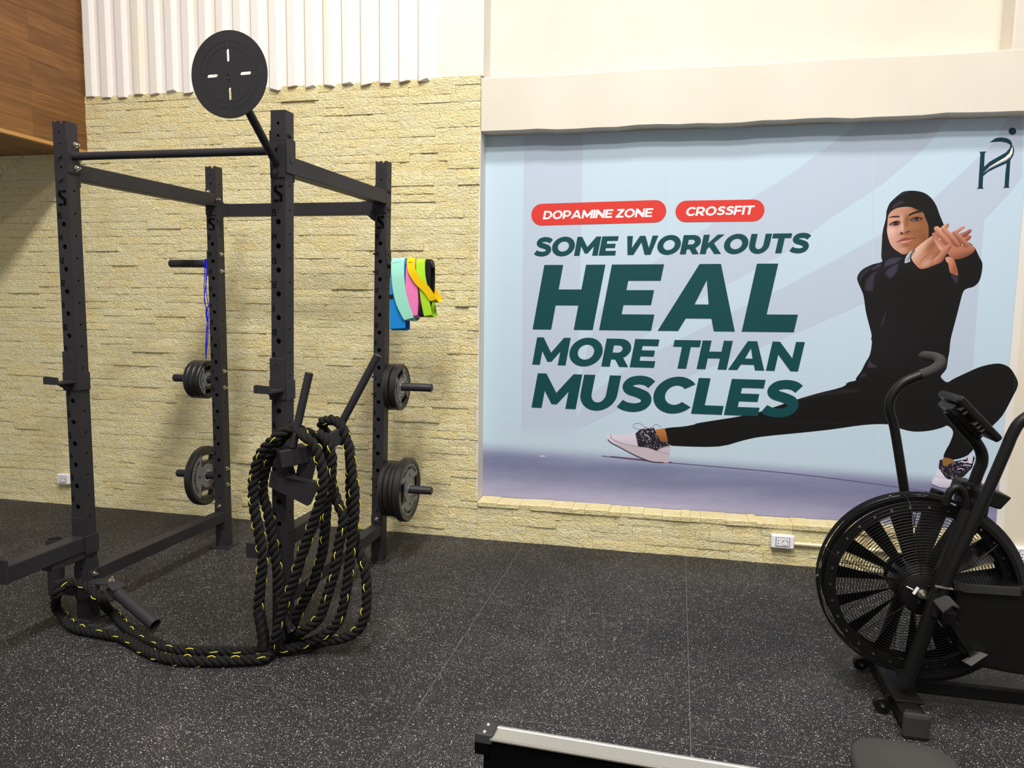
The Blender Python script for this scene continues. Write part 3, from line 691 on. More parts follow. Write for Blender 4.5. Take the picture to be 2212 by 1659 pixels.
for L, wd in (([(1040,560),(1110,690),(1240,850)], 1.1), ([(1150,460),(1260,620),(1420,800),(1480,860)], .9), ([(1430,540),(1560,690),(1680,870)], .9), ([(1440,830),(1500,880),(1560,890)], 1.6), ([(910,600),(960,740),(1060,910)], .7), ([(620,1240),(760,1130),(900,1060),(1030,1050)], .8), ([(560,1400),(620,1250),(760,1150)], .7), ([(1700,890),(1800,895),(1900,890)], .7), ([(1560,1080),(1750,1100),(1960,1050)], .9), ([(1330,960),(1380,940),(1400,880)], 2.2), ([(900,1230),(960,1170),(1100,1080)], .8)):
    A.line(Z3(L), wd*.8, (122, 74, 56), 3)
for q in ((1105,690), (1697,855)): A.curve(Z3([(q[0]-18,q[1]-10),(q[0],q[1]-18),(q[0]+18,q[1]+8),(q[0],q[1]+20)]), (246, 214, 176), 2)
A.flat(Z3([(172,1335),(180,1240),(225,1130),(320,1030),(440,970),(370,1070),(320,1190),(318,1290),(240,1320)]), (182, 192, 206))
for k in range(9):
    a, b = 215+k*22, 1265-k*32
    for d in (0, 48): A.curve(Z3([(a+d-14,b+d*.25-8),(a+d+6,b+d*.25-14),(a+d+14,b+d*.25+8),(a+d-6,b+d*.25+14)]), (52, 56, 66), 2)
A.line(Z3([(445,970),(350,1090),(322,1200),(345,1290)]), 1.6, (34, 24, 34)); A.build('hands', 'two crossed bare hands with a grey wristband')
# shoes
def scribble(A, L, c, wd, n, seed):
    r = random.Random(seed); us = [p[0] for p in L]; vs_ = [p[1] for p in L]; k = 0
    while k < n:
        u, v = r.uniform(min(us), max(us)), r.uniform(min(vs_), max(vs_))
        if inpoly(u, v, L):
            a = r.uniform(0, 6.3); d = r.uniform(1.2, 3.6); A.line([(u, v), (u+d*.5*math.cos(a), v+d*.5*math.sin(a)), (u+d*math.cos(a+.8), v+d*math.sin(a+.8))], wd, c, 2); k += 1
A = Art()
A.curve(Z5([(1060,415),(1150,400),(1240,388),(1285,560),(1290,645),(1180,615),(1110,510)]), lambda u, v: lerp((176, 116, 60), (140, 84, 40), sm(930, 955, v)), 2)
A.flat(Z5([(175,540),(188,520),(235,503),(400,500),(560,490),(690,460),(760,430),(860,380),(1040,372),(1100,500),(1170,610),(1345,690),(1340,800),(1325,880),(1335,985),(1300,1018),(1200,1012),(1050,1002),(900,962),(650,852),(400,722),(250,642),(190,592)]), lambda u, v: lerp((214, 204, 224), (186, 174, 188), sm(935, 985, v)))
A.flat(Z5([(330,600),(500,668),(750,718),(950,742),(1100,800),(1310,862),(1325,880),(1335,985),(1300,1016),(1050,998),(900,952),(650,835),(420,720),(240,560)]), (190, 176, 186))
pt = Z5([(700,480),(780,412),(900,372),(1040,372),(1100,500),(1170,612),(1290,645),(1335,700),(1200,732),(1090,796),(900,736),(752,718),(730,600)])
A.flat(pt, (36, 31, 40)); scribble(A, pt, (190, 182, 206), .8, 46, 3); scribble(A, pt, (110, 100, 128), .7, 40, 4)
A.line(Z5([(865,495),(930,520),(960,570),(945,600)]), 1.4, (214, 208, 226))
for L in ([(240,555),(330,602),(500,668),(750,720),(950,742),(1090,798),(1310,862)], ): A.line(Z5(L), .7, (140, 126, 142))
A.line(Z5([(195,590),(260,650),(420,735),(650,858),(900,966),(1050,1004),(1220,1012)]), 2.0, (52, 44, 50))
A.line(Z5([(1090,796),(1200,736),(1345,720)]), .8, (120, 108, 122)); A.line(Z5([(248,505),(250,545),(270,562)]), .8, (110, 90, 112))
for L in ([(880,385),(760,400),(670,365),(665,320),(720,292),(800,300),(880,360),(960,378)], [(960,378),(1030,350),(1060,312),(1110,320),(1180,362)]): A.line(Z5(L), .9, (150, 136, 164))
for a, b in ((830,450),(925,445),(1018,440)): A.line(Z5([(a-18,b),(a,b-16),(a+16,b),(a,b+16),(a-18,b)]), .7, (206, 196, 222), 3); A.line(Z5([(a-30,b-50),(a,b-70),(a+50,b-60)]), 1.3, (206, 196, 222))
A.build('trainer', 'pale lilac trainer with black patterned collar')
A = Art()
A.flat(Z6([(130,850),(160,770),(210,700),(225,600),(280,530),(440,740),(640,790),(900,760),(1130,850),(1220,650),(1290,690),(1360,770),(1560,870),(1610,950),(1600,1020),(1300,1010),(650,990),(330,970),(150,900)]), lambda u, v: lerp((216, 210, 232), (186, 178, 204), sm(1035, 1056, v)))
A.line(Z6([(210,705),(350,745),(500,785),(640,800)]), .7, (150, 142, 170)); A.line(Z6([(150,900),(330,970),(600,985),(900,990)]), 1.2, (96, 90, 112))
A.curve(Z6([(400,290),(640,360),(600,420),(400,500),(360,440)]), (140, 100, 56), 2)
pt = Z6([(310,340),(370,345),(380,470),(420,495),(560,430),(640,380),(900,330),(1000,190),(1100,300),(1040,520),(850,720),(640,790),(500,782),(430,738),(285,520)])
A.flat(pt, (34, 29, 38)); scribble(A, pt, (186, 176, 200), .8, 50, 8); scribble(A, pt, (96, 84, 110), .7, 50, 9)
A.flat(Z6([(930,270),(1000,180),(1060,260),(1040,430),(960,420)]), (206, 204, 224))
for L in ([(720,405),(800,385),(900,395),(1000,420)], [(830,475),(900,460),(1010,475)], [(770,320),(830,380),(880,410),(960,360)], [(700,560),(800,540),(840,580)]): A.line(Z6(L), 1.6, (206, 198, 220))
A.build('trainer', 'pale lilac trainer half hidden behind the air bike')
# words
P0 = 0
letter('lettering', 'SOME', GX, 1.803, 2.334, 1.824, 1.940, 1.829, 1.945, TEAL, .05, 'dark teal heading line')
letter('lettering', 'WORKOUTS', GX, 2.366, 3.446, 1.831, 1.945, 1.842, 1.956, TEAL, .05)
letter('lettering', 'HEAL', glyphs(.30, .245), 1.804, 3.432+.016, 1.363, 1.769, 1.378, 1.781, TEAL, .10, 'largest dark teal word')
letter('lettering', 'MORE', GX, 1.805, 2.602, 1.138, 1.313, 1.141, 1.317, TEAL, .05)
letter('lettering', 'THAN', GX, 2.662, 3.444, 1.141, 1.316, 1.146, 1.321, TEAL, .05)
letter('lettering', 'MUSCLES', GX, 1.805, 3.446, .860, 1.083, .868, 1.090, TEAL, .05)
pill('red_pill', 1.784, 2.614, 2.081, 2.092, .133, 'rounded red tag'); letter('tag_lettering', 'DOPAMINE ZONE', GM, 1.858, 2.538, 2.052, 2.103, 2.059, 2.110, (250, 246, 248), .07, 'white capitals')
pill('red_pill', 2.669, 3.180, 2.089, 2.089, .126, 'rounded red tag'); letter('tag_lettering', 'CROSSFIT', GM, 2.728, 3.125, 2.062, 2.113, 2.066, 2.118, (250, 246, 248), .07, 'white capitals')
# emblem in the corner
DG = (8, 52, 66); A = Art()
A.flat(ZL([(365,705),(522,697),(485,735),(468,1050),(450,1240),(437,1490),(458,1528),(305,1530),(342,1500),(355,1250),(388,740)]), DG)
A.flat(ZL([(975,960),(1060,870),(1040,1180),(1022,1480),(1040,1508),(893,1510),(928,1480),(945,1200)]), DG)
A.flat(ZL([(600,490),(730,400),(850,385),(960,395),(1040,430),(1085,490),(1097,540),(1060,545),(980,500),(850,475),(720,480)]), DG)
A.flat(ZL([(1062,545),(1097,545),(1088,640),(1030,740),(930,830),(760,930),(600,1040),(455,1175),(440,1130),(468,1045),(600,925),(820,800),(960,720),(1040,630)]), DG)
A.flat(ZL([(1095,545),(1130,610),(1142,690),(1130,770),(1065,880),(960,965),(760,1050),(560,1150),(450,1245),(445,1190),(600,1080),(800,980),(960,905),(1060,830),(1110,740),(1115,640)]), DG)
A.flat(ZL([(1095,590),(1112,640),(1105,730),(1050,815),(950,885),(780,965),(600,1060),(455,1178),(600,1035),(780,925),(930,840),(1040,735)]), (226, 228, 214))
A.curve(ZL([(1105+84*math.cos(a*math.pi/8), 246+78*math.sin(a*math.pi/8)) for a in range(16)]), DG, 2); A.build('emblem', 'dark teal letter H emblem with a dot above')
# ------------------------------------------------------------------ power rack
YF, YB, HR, HS = -1.637, -.542, 2.30, .0337
def rx(z): return 1.026+.044*z/HR            # the right-hand frame leans a little
def upx(side, z): return 0.0 if side == 0 else rx(z)
rack = thing('power_rack', (.52, (YF+YB)/2, 0), 'charcoal steel power rack with numbered uprights, pull-up bar and round target disc', 'power rack')
SEG = {'0': 'abcdef', '1': 'bc', '2': 'abged', '3': 'abgcd', '4': 'fgbc', '5': 'afgcd', '6': 'afgedc', '7': 'abc', '8': 'abcdefg', '9': 'abcdfg', 'S': 'afgcd'}
def digit(mb, ch, o, ex, ey, w_, h_, t, th):
    R_ = {'a': (0, h_-t, w_, h_), 'd': (0, 0, w_, t), 'g': (0, h_/2-t/2, w_, h_/2+t/2), 'f': (0, h_/2, t, h_), 'e': (0, 0, t, h_/2), 'b': (w_-t, h_/2, w_, h_), 'c': (w_-t, 0, w_, h_/2)}
    for sgm in SEG[ch]:
        a, b, c, d = R_[sgm]; mb.plate([(a, b), (c, b), (c, d), (a, d)], [], o, ex, ey, th)
def upright(side, y):
    x0 = lambda z: upx(side, z)-HS
    wd = 2*HS; ex = Vector((1, 0, 0)); up = Vector((upx(side, 1)-upx(side, 0), 0, 1)).normalized()
    mb = MB(); o = Vector((x0(0), y-HS, 0)); L = HR*Vector((upx(side, 1)-upx(side, 0), 0, 1)).length
    big = [.35+.1*k for k in range(1, 16)]
    small = [2.05, 2.1, 2.148, 2.2, 2.25, .25, .31]
    holes = [circ(.0115, 14, HS, zz) for zz in big]+[circ(.006, 10, HS, zz) for zz in small]
    notch = lambda: [(0, 0), (wd, 0), (wd, L), (wd*.78, L), (wd*.74, L-.012), (wd*.62, L-.012), (wd*.58, L), (wd*.30, L), (wd*.27, L-.008), (wd*.17, L-.008), (wd*.14, L), (0, L)]
    front = notch() if not (side == 1 and y == YF) else [(0, 0), (wd, 0), (wd, L), (0, L)]
    t = .004
    mb.plate(front, holes, o, ex, up, -t); mb.plate(front, holes, o+Vector((0, wd-t, 0)), ex, up, -t)
    sh = [circ(.0055, 10, HS, .30+.1*k) for k in range(0, 20) if abs(.30+.1*k-2.1) > .01]
    ey_ = Vector((0, 1, 0)); box_ = [(t, 0), (wd-t, 0), (wd-t, L), (t, L)]
    mb.plate(box_, sh, o+Vector((wd-t, 0, 0)), ey_, up, t); mb.plate(box_, sh, o, ey_, up, t)
    if side == 1 and y == YF: mb.plate([(0, 0), (wd, 0), (wd, wd), (0, wd)], [], o+up*L, ex, ey_, .002)
    u = mb.build('upright', M['rack'], rack)
    for k in range(1, 16):
        zz = .35+.1*k+.026; s_ = str(k); nb = MB()
        for i, ch in enumerate(s_):
            digit(nb, ch, o+up*zz+Vector((.006+i*(.0125 if s_[0] != '1' else .007), -.0006, 0)), ex, up, .011 if ch != '1' else .0034, .026, .0034, .0004)
        nb.build('hole_number', M['dark'], u)
    sb = MB(); oo = o+up*1.932+Vector((.014, -.0008, 0)); t_ = .010; w_, h_ = .040, .068
    sb.plate([(0, 0), (w_*.55, 0), (w_*.55, t_), (0, t_)], [], oo, ex, up, .0005); sb.plate([(w_*.66, 0), (w_*.88, 0), (w_, h_*.12), (w_, h_*.44), (w_*.35, h_*.72), (w_*.35, h_), (w_*.16, h_), (0, h_*.88), (0, h_*.62), (w_*.66, h_*.34)], [], oo, ex, up, .0005)
    sb.plate([(w_*.48, h_-t_), (w_, h_-t_), (w_, h_), (w_*.48, h_)], [], oo, ex, up, .0005)
    tag(sb.build('stencil_mark', M['dark'], u), 'black stencil letter S')
    return u
U = {}
for side in (0, 1):
    for y in (YF, YB):
        U[(side, y)] = upright(side, y); xb = upx(side, 0)
        MB().box(xb-.062, xb+.062, y-.066, y+.066, 0, .006).build('foot_plate', M['rack'], U[(side, y)])
def bolt(parent, p, d, chrome=True, r=.0095):
    p, d = Vector(p), Vector(d).normalized(); mb = MB(); mb.cyl(p, p+d*.002, r*1.35, 14); mb.hexbolt(p+d*.002, d, r, .009)
    if chrome: mb.cyl(p+d*.011, p+d*.022, r*.5, 8)
    return mb.build('bolt', M['chrome'] if chrome else M['steeldark'], parent)
# side beams
for side in (0, 1):
    x = upx(side, 2.1); mb = MB(); mb.bar((x, YF+HS, 2.088), (x, YB-HS, 2.104), .066, .072); tb = mb.build('top_side_beam', M['rack'], rack, bevel=.003)
    for yy, sg in ((YF+HS, 1), (YB-HS, -1)):
        MB().box(x-.034, x+.034, yy, yy+sg*.006, 2.02, 2.17).build('end_plate', M['rack'], tb)
    x = upx(side, .2); mb = MB(); mb.bar((x, YF+HS, .204), (x, YB-HS, .196), .062, .062); bb = mb.build('bottom_side_beam', M['rack'], rack, bevel=.003)
    for yy, sg in ((YF+HS, 1), (YB-HS, -1)):
        MB().box(x-.033, x+.033, yy, yy+sg*.006, .13, .28).build('end_plate', M['rack'], bb)
    bolt(bb, (x, YB-HS-.006, .262), (0, -1, 0))
    bolt(tb, (x-.012, YB-HS-.006, 2.152), (0, -1, 0)); bolt(tb, (x-.012, YB-HS-.006, 2.035), (0, -1, 0), False)
# rear crossmember with gusset ends
mb = MB(); mb.bar((HS, YB, 2.048), (rx(2.05)-HS, YB, 2.046), .062, .070); rc = mb.build('rear_crossmember', M['rack'], rack, bevel=.003)
for x0, sg in ((HS, 1), (rx(2.05)-HS, -1)):
    mb = MB(); mb.plate([(0, -.075), (.006*sg, -.075), (.055*sg, -.038), (.075*sg, -.038), (.075*sg, .036), (.055*sg, .036), (.006*sg, .075), (0, .075)], [], (x0, YB-.037, 2.048), (1, 0, 0), (0, 0, 1), -.004)
    mb.build('gusset', M['rack'], rc)
    bolt(rc, (x0+sg*.006, YB-.030, 2.108), (sg, -.2, 0)); bolt(rc, (x0+sg*.006, YB-.030, 1.99), (sg, -.2, 0), False)
# pull-up bar with end plates
pb = MB().cyl((HS+.005, YF, 2.152), (rx(2.15)-HS-.005, YF, 2.146), .0175, 20).build('pull_up_bar', M['rack'], rack, smooth=40)
for x0, sg in ((HS, 1), (rx(2.15)-HS, -1)):
    MB().box(x0, x0+sg*.006, YF-.033, YF+.033, 2.078, 2.222).build('end_plate', M['rack'], pb)
    for zz in (2.204, 2.102): bolt(pb, (x0+sg*.006, YF+.012, zz), (sg, 0, 0))
for zz in (2.148, 2.05): bolt(U[(0, YF)], (0, YF-HS, zz), (0, -1, 0), False)
for zz in (2.205, 2.103): bolt(U[(1, YF)], (rx(zz)+HS, YF, zz), (1, 0, 0), False)
for side, zs in ((0, (1.745, 1.645, 1.045, .945, .445, .345)), (1, (1.745, 1.645, 1.045, .945, .445, .345))):
    for zz in zs:
        if side == 0: bolt(U[(0, YB)], (HS, YB-.004, zz+.048), (1, 0, 0))
        else: MB().cyl((rx(zz)-HS, YB-.01, zz+.048), (rx(zz)-HS-.018, YB-.01, zz+.048), .0055, 8).build('bolt', M['steeldark'], U[(1, YB)])
for zz in (2.16, 2.06): bolt(U[(1, YB)], (rx(zz)+HS, YB, zz-.02), (1, 0, 0), False)
bolt(U[(1, YB)], (rx(1.79)+HS, YB, 1.79), (1, 0, 0), False)
# weight storage pegs
for side, sg in ((0, -1), (1, 1)):
    for zz in (1.738, 1.041, .443):
        x0 = upx(side, zz)+sg*HS; L = .281 if side == 0 else 1.362-x0-.006*(zz < 1.6)
        mb = MB(); mb.lathe([(0, 0), (.0235, 0), (.0235, L-.006), (.0195, L), (0, L)], (x0, YB, zz), (sg, 0, 0), 22, False); pg = mb.build('storage_peg', M['rack'], rack, smooth=40)
        MB().box(x0, x0+sg*.006, YB-HS, YB+HS, zz-.075, zz+.075).build('peg_plate', M['rack'], pg)
# round target disc on its arm
tx, ty, tz = 1.065, -2.006, 2.345
mb = MB(); ra = .155; holes = [circ(.0045, 10)]+[slot(.068*math.cos(a), .068*math.sin(a), .046, .012, a) for a in (0, math.pi/2, math.pi, 1.5*math.pi)]
tl = math.radians(3)
ex = Vector((math.cos(tl), 0, -math.sin(tl)*-.4)).normalized(); ey = Vector((0, -.02, 1)).normalized(); ey = (ey-ex*ey.dot(ex)).normalized()
mb.plate(circ(ra, 64), holes, (tx, ty, tz), ex, ey, -.006); disc = mb.build('target_disc', M['rack'], rack)
mb = MB()
for r in (.098, .118):
    for q in range(4):
        a0 = q*math.pi/2+.09; n = 14; pts = [(r*math.cos(a0+i/n*(math.pi/2-.18)), r*math.sin(a0+i/n*(math.pi/2-.18))) for i in range(n+1)]
        mb.plate(stroke(pts, .0022), [], Vector((tx, ty-.0005, tz)), ex, ey, .0003)
for q in range(4):
    for sg in (-1, 1):
        a = q*math.pi/2+.09*sg; mb.plate(stroke([(.097*math.cos(a), .097*math.sin(a)), (.119*math.cos(a), .119*math.sin(a))], .0022), [], Vector((tx, ty-.0005, tz)), ex, ey, .0003)
tag(mb.build('engraved_ring', mat('scored_steel', rgb(30, 28, 32), .6), disc), 'dark scored ring segments')
ab = Vector((rx(2.09)-.006, YF-HS-.006, 2.088)); MB().cyl(ab, (tx, ty+.008, tz-.004), .0165, 18).build('target_arm', M['rack'], rack, smooth=40)
br = MB().box(1.031, 1.098, YF-HS-.006, YF-HS, 2.029, 2.172).build('target_bracket', M['rack'], rack, bevel=.003)
for zz in (2.152, 2.052): bolt(br, (1.058, YF-HS-.006, zz), (0, -1, 0), False, .011)
MB().box(1.104-.004, 1.108, YF-.036, YF+.036, 2.05, 2.19).build('end_plate', M['rack'], rack)
# small bracket plate beside the front right upright
mb = MB(); mb.box(.853, .915, YF-.004, YF+.004, .372, .440); mb.box(.90, rx(.4)-HS, YF-.006, YF+.006, .385, .425); mb.build('side_bracket', M['rack'], rack)
# barbell holder on the front left upright
mb = MB(); mb.pipe((-.176, YF, .10), (-.172, YF, .372), .036, .031, 24); bh = mb.build('bar_holder', M['rack'], rack, smooth=40)
MB().box(-.15, -HS, YF-.045, YF+.03, .118, .178).build('holder_arm', M['rack'], bh, bevel=.003)
MB().box(-HS-.006, -HS, YF-.034, YF+.034, .1, .26).build('holder_plate', M['rack'], bh)

# ------------------------------------------------------------------ hooks hung on the front uprights
def jhook(side):
    x = upx(side, 1.18); f = YF-HS
    t = thing('j_hook', (x, f, 1.10), ('black steel bar hook hanging on the front left upright' if side == 0 else 'black steel bar hook hanging on the front right upright above the battle rope'), 'bar hook', 'bar hooks on the rack')
    MB().box(x-.033-.006, x+.033, f-.006, f, 1.098, 1.278).build('back_plate', M['rack'], t, bevel=.003)
    MB().box(x+.0345, x+.041, f-.006, YF+.034, 1.098, 1.182).build('wrap_sleeve', M['rack'], t, bevel=.002); MB().box(x-.043, x-.0355, f-.006, YF+.034, 1.098, 1.182).build('wrap_sleeve', M['rack'], t, bevel=.002)
    mb = MB(); xl = x-.033
    mb.add([(x+.028,f-.006,1.146),(x-.035,f-.006,1.146),(x-.035,f-.085,1.140),(x-.002,f-.085,1.140),(x+.028,f-.006,1.136),(x-.035,f-.006,1.136),(x-.035,f-.085,1.132),(x-.002,f-.085,1.132)], [(0,1,2,3),(7,6,5,4),(0,4,5,1),(1,5,6,2),(2,6,7,3),(3,7,4,0)])
    mb.build('shelf', M['rack'], t); mb = MB(); mb.plate([(-.045, -.008), (.036, -.008), (.030, .024), (-.036, .028), (-.045, .024)], [circ(.002, 8, -.028, .008), circ(.002, 8, .016, .006)], (x-.018, f-.087, 1.142), (1, 0, 0), (0, 0, 1), .006); mb.build('front_lip', M['rack'], t)
    mb = MB(); mb.add([(x-.02,f-.006,1.134),(x+.012,f-.006,1.134),(x-.004,f-.006,1.092),(x-.02,f-.07,1.134),(x+.0,f-.07,1.134)], [(0,1,2),(0,3,4,1),(0,2,3),(1,4,2),(2,4,3)]); mb.build('rib', M['rack'], t)
    e = MB(); e.tube(catmull([(x-.004+.011*math.cos(a*math.pi/6), f-.0065, 1.243+.012*math.sin(a*math.pi/6)) for a in range(12)], n=2, closed=True), .0012, 6, closed=True); e.build('embossed_mark', M['rack'], t, smooth=60)
jhook(0); jhook(1)
# spotter arm
sa = thing('spotter_arm', (0, YF-HS, .31), 'black square steel spotter arm reaching forward from the front left upright', 'spotter arm', 'spotter arms on the rack')
MB().box(-.035, .0345, -2.085, YF-HS-.006, .338, .412).build('arm_tube', M['rack'], sa, bevel=.005)
MB().box(-.037, .037, -2.094, -2.085, .335, .440).build('end_lip', M['rack'], sa, bevel=.003)
MB().box(-.035, .033, YF-HS-.006, YF-HS, .336, .500).build('mount_plate', M['rack'], sa, bevel=.003)
MB().box(.0345, .042, YF-HS-.006, YF+.040, .322, .412).build('wrap_sleeve', M['rack'], sa, bevel=.002); MB().box(-.042, -.0345, YF-HS-.006, YF+.040, .322, .412).build('wrap_sleeve', M['rack'], sa, bevel=.002)
MB().box(-.03, .03, -1.86, YF-HS-.002, .306, .338).build('underside_stay', M['rack'], sa, bevel=.003)
mb = MB(); e = MB(); e.tube(catmull([(-.004+.010*math.cos(a*math.pi/6), YF-HS-.0065, .465+.011*math.sin(a*math.pi/6)) for a in range(12)], n=2, closed=True), .0012, 6, closed=True); e.build('embossed_mark', M['rack'], sa, smooth=60)
sb2 = thing('spotter_arm', (rx(.48), YF+HS, .44), 'black square spotter arm pointing back into the rack behind the hanging rope', 'spotter arm', 'spotter arms on the rack')
MB().box(rx(.48)-.034, rx(.48)+.034, YF+HS+.006, -1.30, .440, .512).build('arm_tube', M['rack'], sb2, bevel=.005)
MB().box(rx(.48)-.034, rx(.48)+.034, YF+HS, YF+HS+.006, .420, .560).build('mount_plate', M['rack'], sb2, bevel=.002)
MB().box(rx(.48)-.035, rx(.48)+.035, -1.30, -1.292, .436, .535).build('end_lip', M['rack'], sb2, bevel=.003)
# landmine swivel
lm = thing('landmine_swivel', (.10, YF-.03, .06), 'black swivelling bar sleeve bolted low on the front left upright', 'landmine')
p1, p2 = PZ(335, 1350, .046), PZ(256, 1282, .150)
d = (p1-p2).normalized()
MB().pipe(p1, p2, .0285, .0245, 26).build('sleeve_tube', M['rack'], lm, smooth=40)
sd = d.cross(Vector((0, 0, 1))).normalized(); upv = sd.cross(d).normalized()
for sg, nm in ((1, 'yoke_plate'), (-1, 'yoke_plate')):
    o = p2-d*.012+upv*(sg*.030)
    mb = MB(); mb.plate([(-.034, .012), (.034, .012), (.036, -.014), (.026, -.048), (.008, -.066), (-.008, -.066), (-.026, -.048), (-.036, -.014)], [circ(.005, 8, 0, -.052)], o, sd, d, -.005 if sg > 0 else .005); mb.build(nm, M['rack'], lm)
bolt(lm, p2-d*.064+upv*.031, upv)
pc = p2-d*.064
MB().cyl(pc-upv*.04, pc+upv*.034, .006, 10).build('pivot_pin', M['steeldark'], lm)
for zz, wd in ((.188, .030), (.126, .034)):
    n = 18; q = [(0.0345, -.034)]+[(.0345+.10*math.sin(math.pi*i/n*.5+0)*1.0, -.034+.0) for i in range(0)]
    o = Vector((HS+.002, YF-.02, zz)); tgt = pc-o; L = Vector((tgt.x, tgt.y, 0)).length; ex_ = Vector((tgt.x, tgt.y, 0)).normalized(); ey_ = Vector((-ex_.y, ex_.x, 0))
    pts = [(0, -.036), (L*.55, -.034)]+[(L+.002+.020*math.sin(a), -.020*math.cos(a)) for a in [i*math.pi/10 for i in range(11)]]+[(L*.55, .034), (0, .036)]
    MB().plate(pts, [circ(.006, 8, L, 0)], o, ex_, ey_, .005).build('hinge_tongue', M['rack'], lm)
MB().box(HS, HS+.006, YF-.033, YF+.033, .10, .24).build('mount_plate', M['rack'], lm, bevel=.003)
bolt(lm, (HS+.006, YF+.004, .218), (1, 0, 0)); bolt(lm, (HS+.05, YF-.055, .128), (0, -.3, 1))
# handle yoke (dip bars) hung on the front right upright
dip = thing('dip_handle_yoke', (rx(.8), YF-.08, .66), 'black V-shaped dip attachment with two upright handles holding the coiled battle rope', 'dip bars')
h1b, h1t = PY(632, 965, -1.76), PY(668, 806, -1.74); h2b, h2t = PY(738, 914, -1.60), PY(816, 768, -1.58)
for a, b in ((h1b, h1t), (h2b, h2t)):
    mb = MB(); mb.cyl(a, b, .0172, 20); h = mb.build('handle', M['rack'], dip, smooth=40)
    dd = (b-a).normalized(); MB().cyl(b, b+dd*.002, .0166, 20).build('end_cap', M['steeldark'], h, smooth=40)
n1 = PY(603, 990, -1.775); n1e = PY(660, 978, -1.70); mid = PY(668, 1000, -1.665)
mb = MB(); mb.bar(n1+Vector((0, -.005, 0)), n1e, .068, .074, (.15, .1, 1)); mb.build('near_arm', M['rack'], dip, bevel=.004)
mb = MB(); mb.bar(PY(655, 985, -1.66), h2b+Vector((.03, .0, -.032)), .068, .062, (0, 0, 1)); mb.build('far_arm', M['rack'], dip, bevel=.004)
mb = MB(); mb.bar(PY(612, 1000, -1.74), PY(628, 1052, -1.70), .05, .055, (1, 0, 0)); mb.bar(PY(668, 985, -1.69), PY(652, 1052, -1.69), .05, .06, (1, 0, 0)); mb.build('drop_leg', M['rack'], dip, bevel=.003)
q = [PY(u, v, -1.745) for u, v in ((585, 1018), (580, 1051), (664, 1093), (670, 1090), (690, 1046), (620, 1022))]
mb = MB(); mb.add([p for p in q]+[p+Vector((0, .007, 0)) for p in q], [(0,1,2,3,4,5), (11,10,9,8,7,6)]+[(i, (i+1) % 6, (i+1) % 6+6, i+6) for i in range(6)]); mb.build('mount_plate', M['rack'], dip)
mb = MB(); mb.bar(PY(620, 1026, -1.742), PY(690, 1050, -1.742)+Vector((0, .03, 0)), .045, .006, (0, 0, 1)); mb.build('mount_flange', M['rack'], dip)
e = MB(); c0 = PY(594, 1037, -1.746); e.tube(catmull([(c0.x+.010*math.cos(a*math.pi/6), c0.y-.0005, c0.z+.011*math.sin(a*math.pi/6)) for a in range(12)], n=2, closed=True), .0012, 6, closed=True); e.build('embossed_mark', M['rack'], dip, smooth=60)

# ------------------------------------------------------------------ weight plates (axis along x; face towards +x)
DG7 = dict(SEG)
def arc_text(mb, txt, r, a_mid, size, G, inward, spacing=1.12, x=0, flip=1):
    W_, _ = word_polys(txt, G, .12); tot = W_*size*spacing; a = a_mid+(tot/r/2)*(1 if not inward else -1)
    px_ = 0
    for ch in txt:
        if ch.isdigit(): px_ += .7; continue
        w_, ps = G[ch]; cx = px_+w_/2
        ang = a-(cx*size*spacing/r)*(1 if not inward else -1)
        rad = Vector((0, math.cos(ang)*flip, math.sin(ang))); tan = Vector((0, math.sin(ang)*flip, -math.cos(ang)))
        up_ = rad if not inward else -rad; rt = tan if not inward else -tan
        for o, hs_ in ps:
            mb.plate([((q[0]-w_/2)*size, (q[1]-.5)*size) for q in o], [[((q[0]-w_/2)*size, (q[1]-.5)*size) for q in h] for h in hs_], rad*r+Vector((x, 0, 0)), rt, up_, .0006*flip)
        px_ += w_+.12
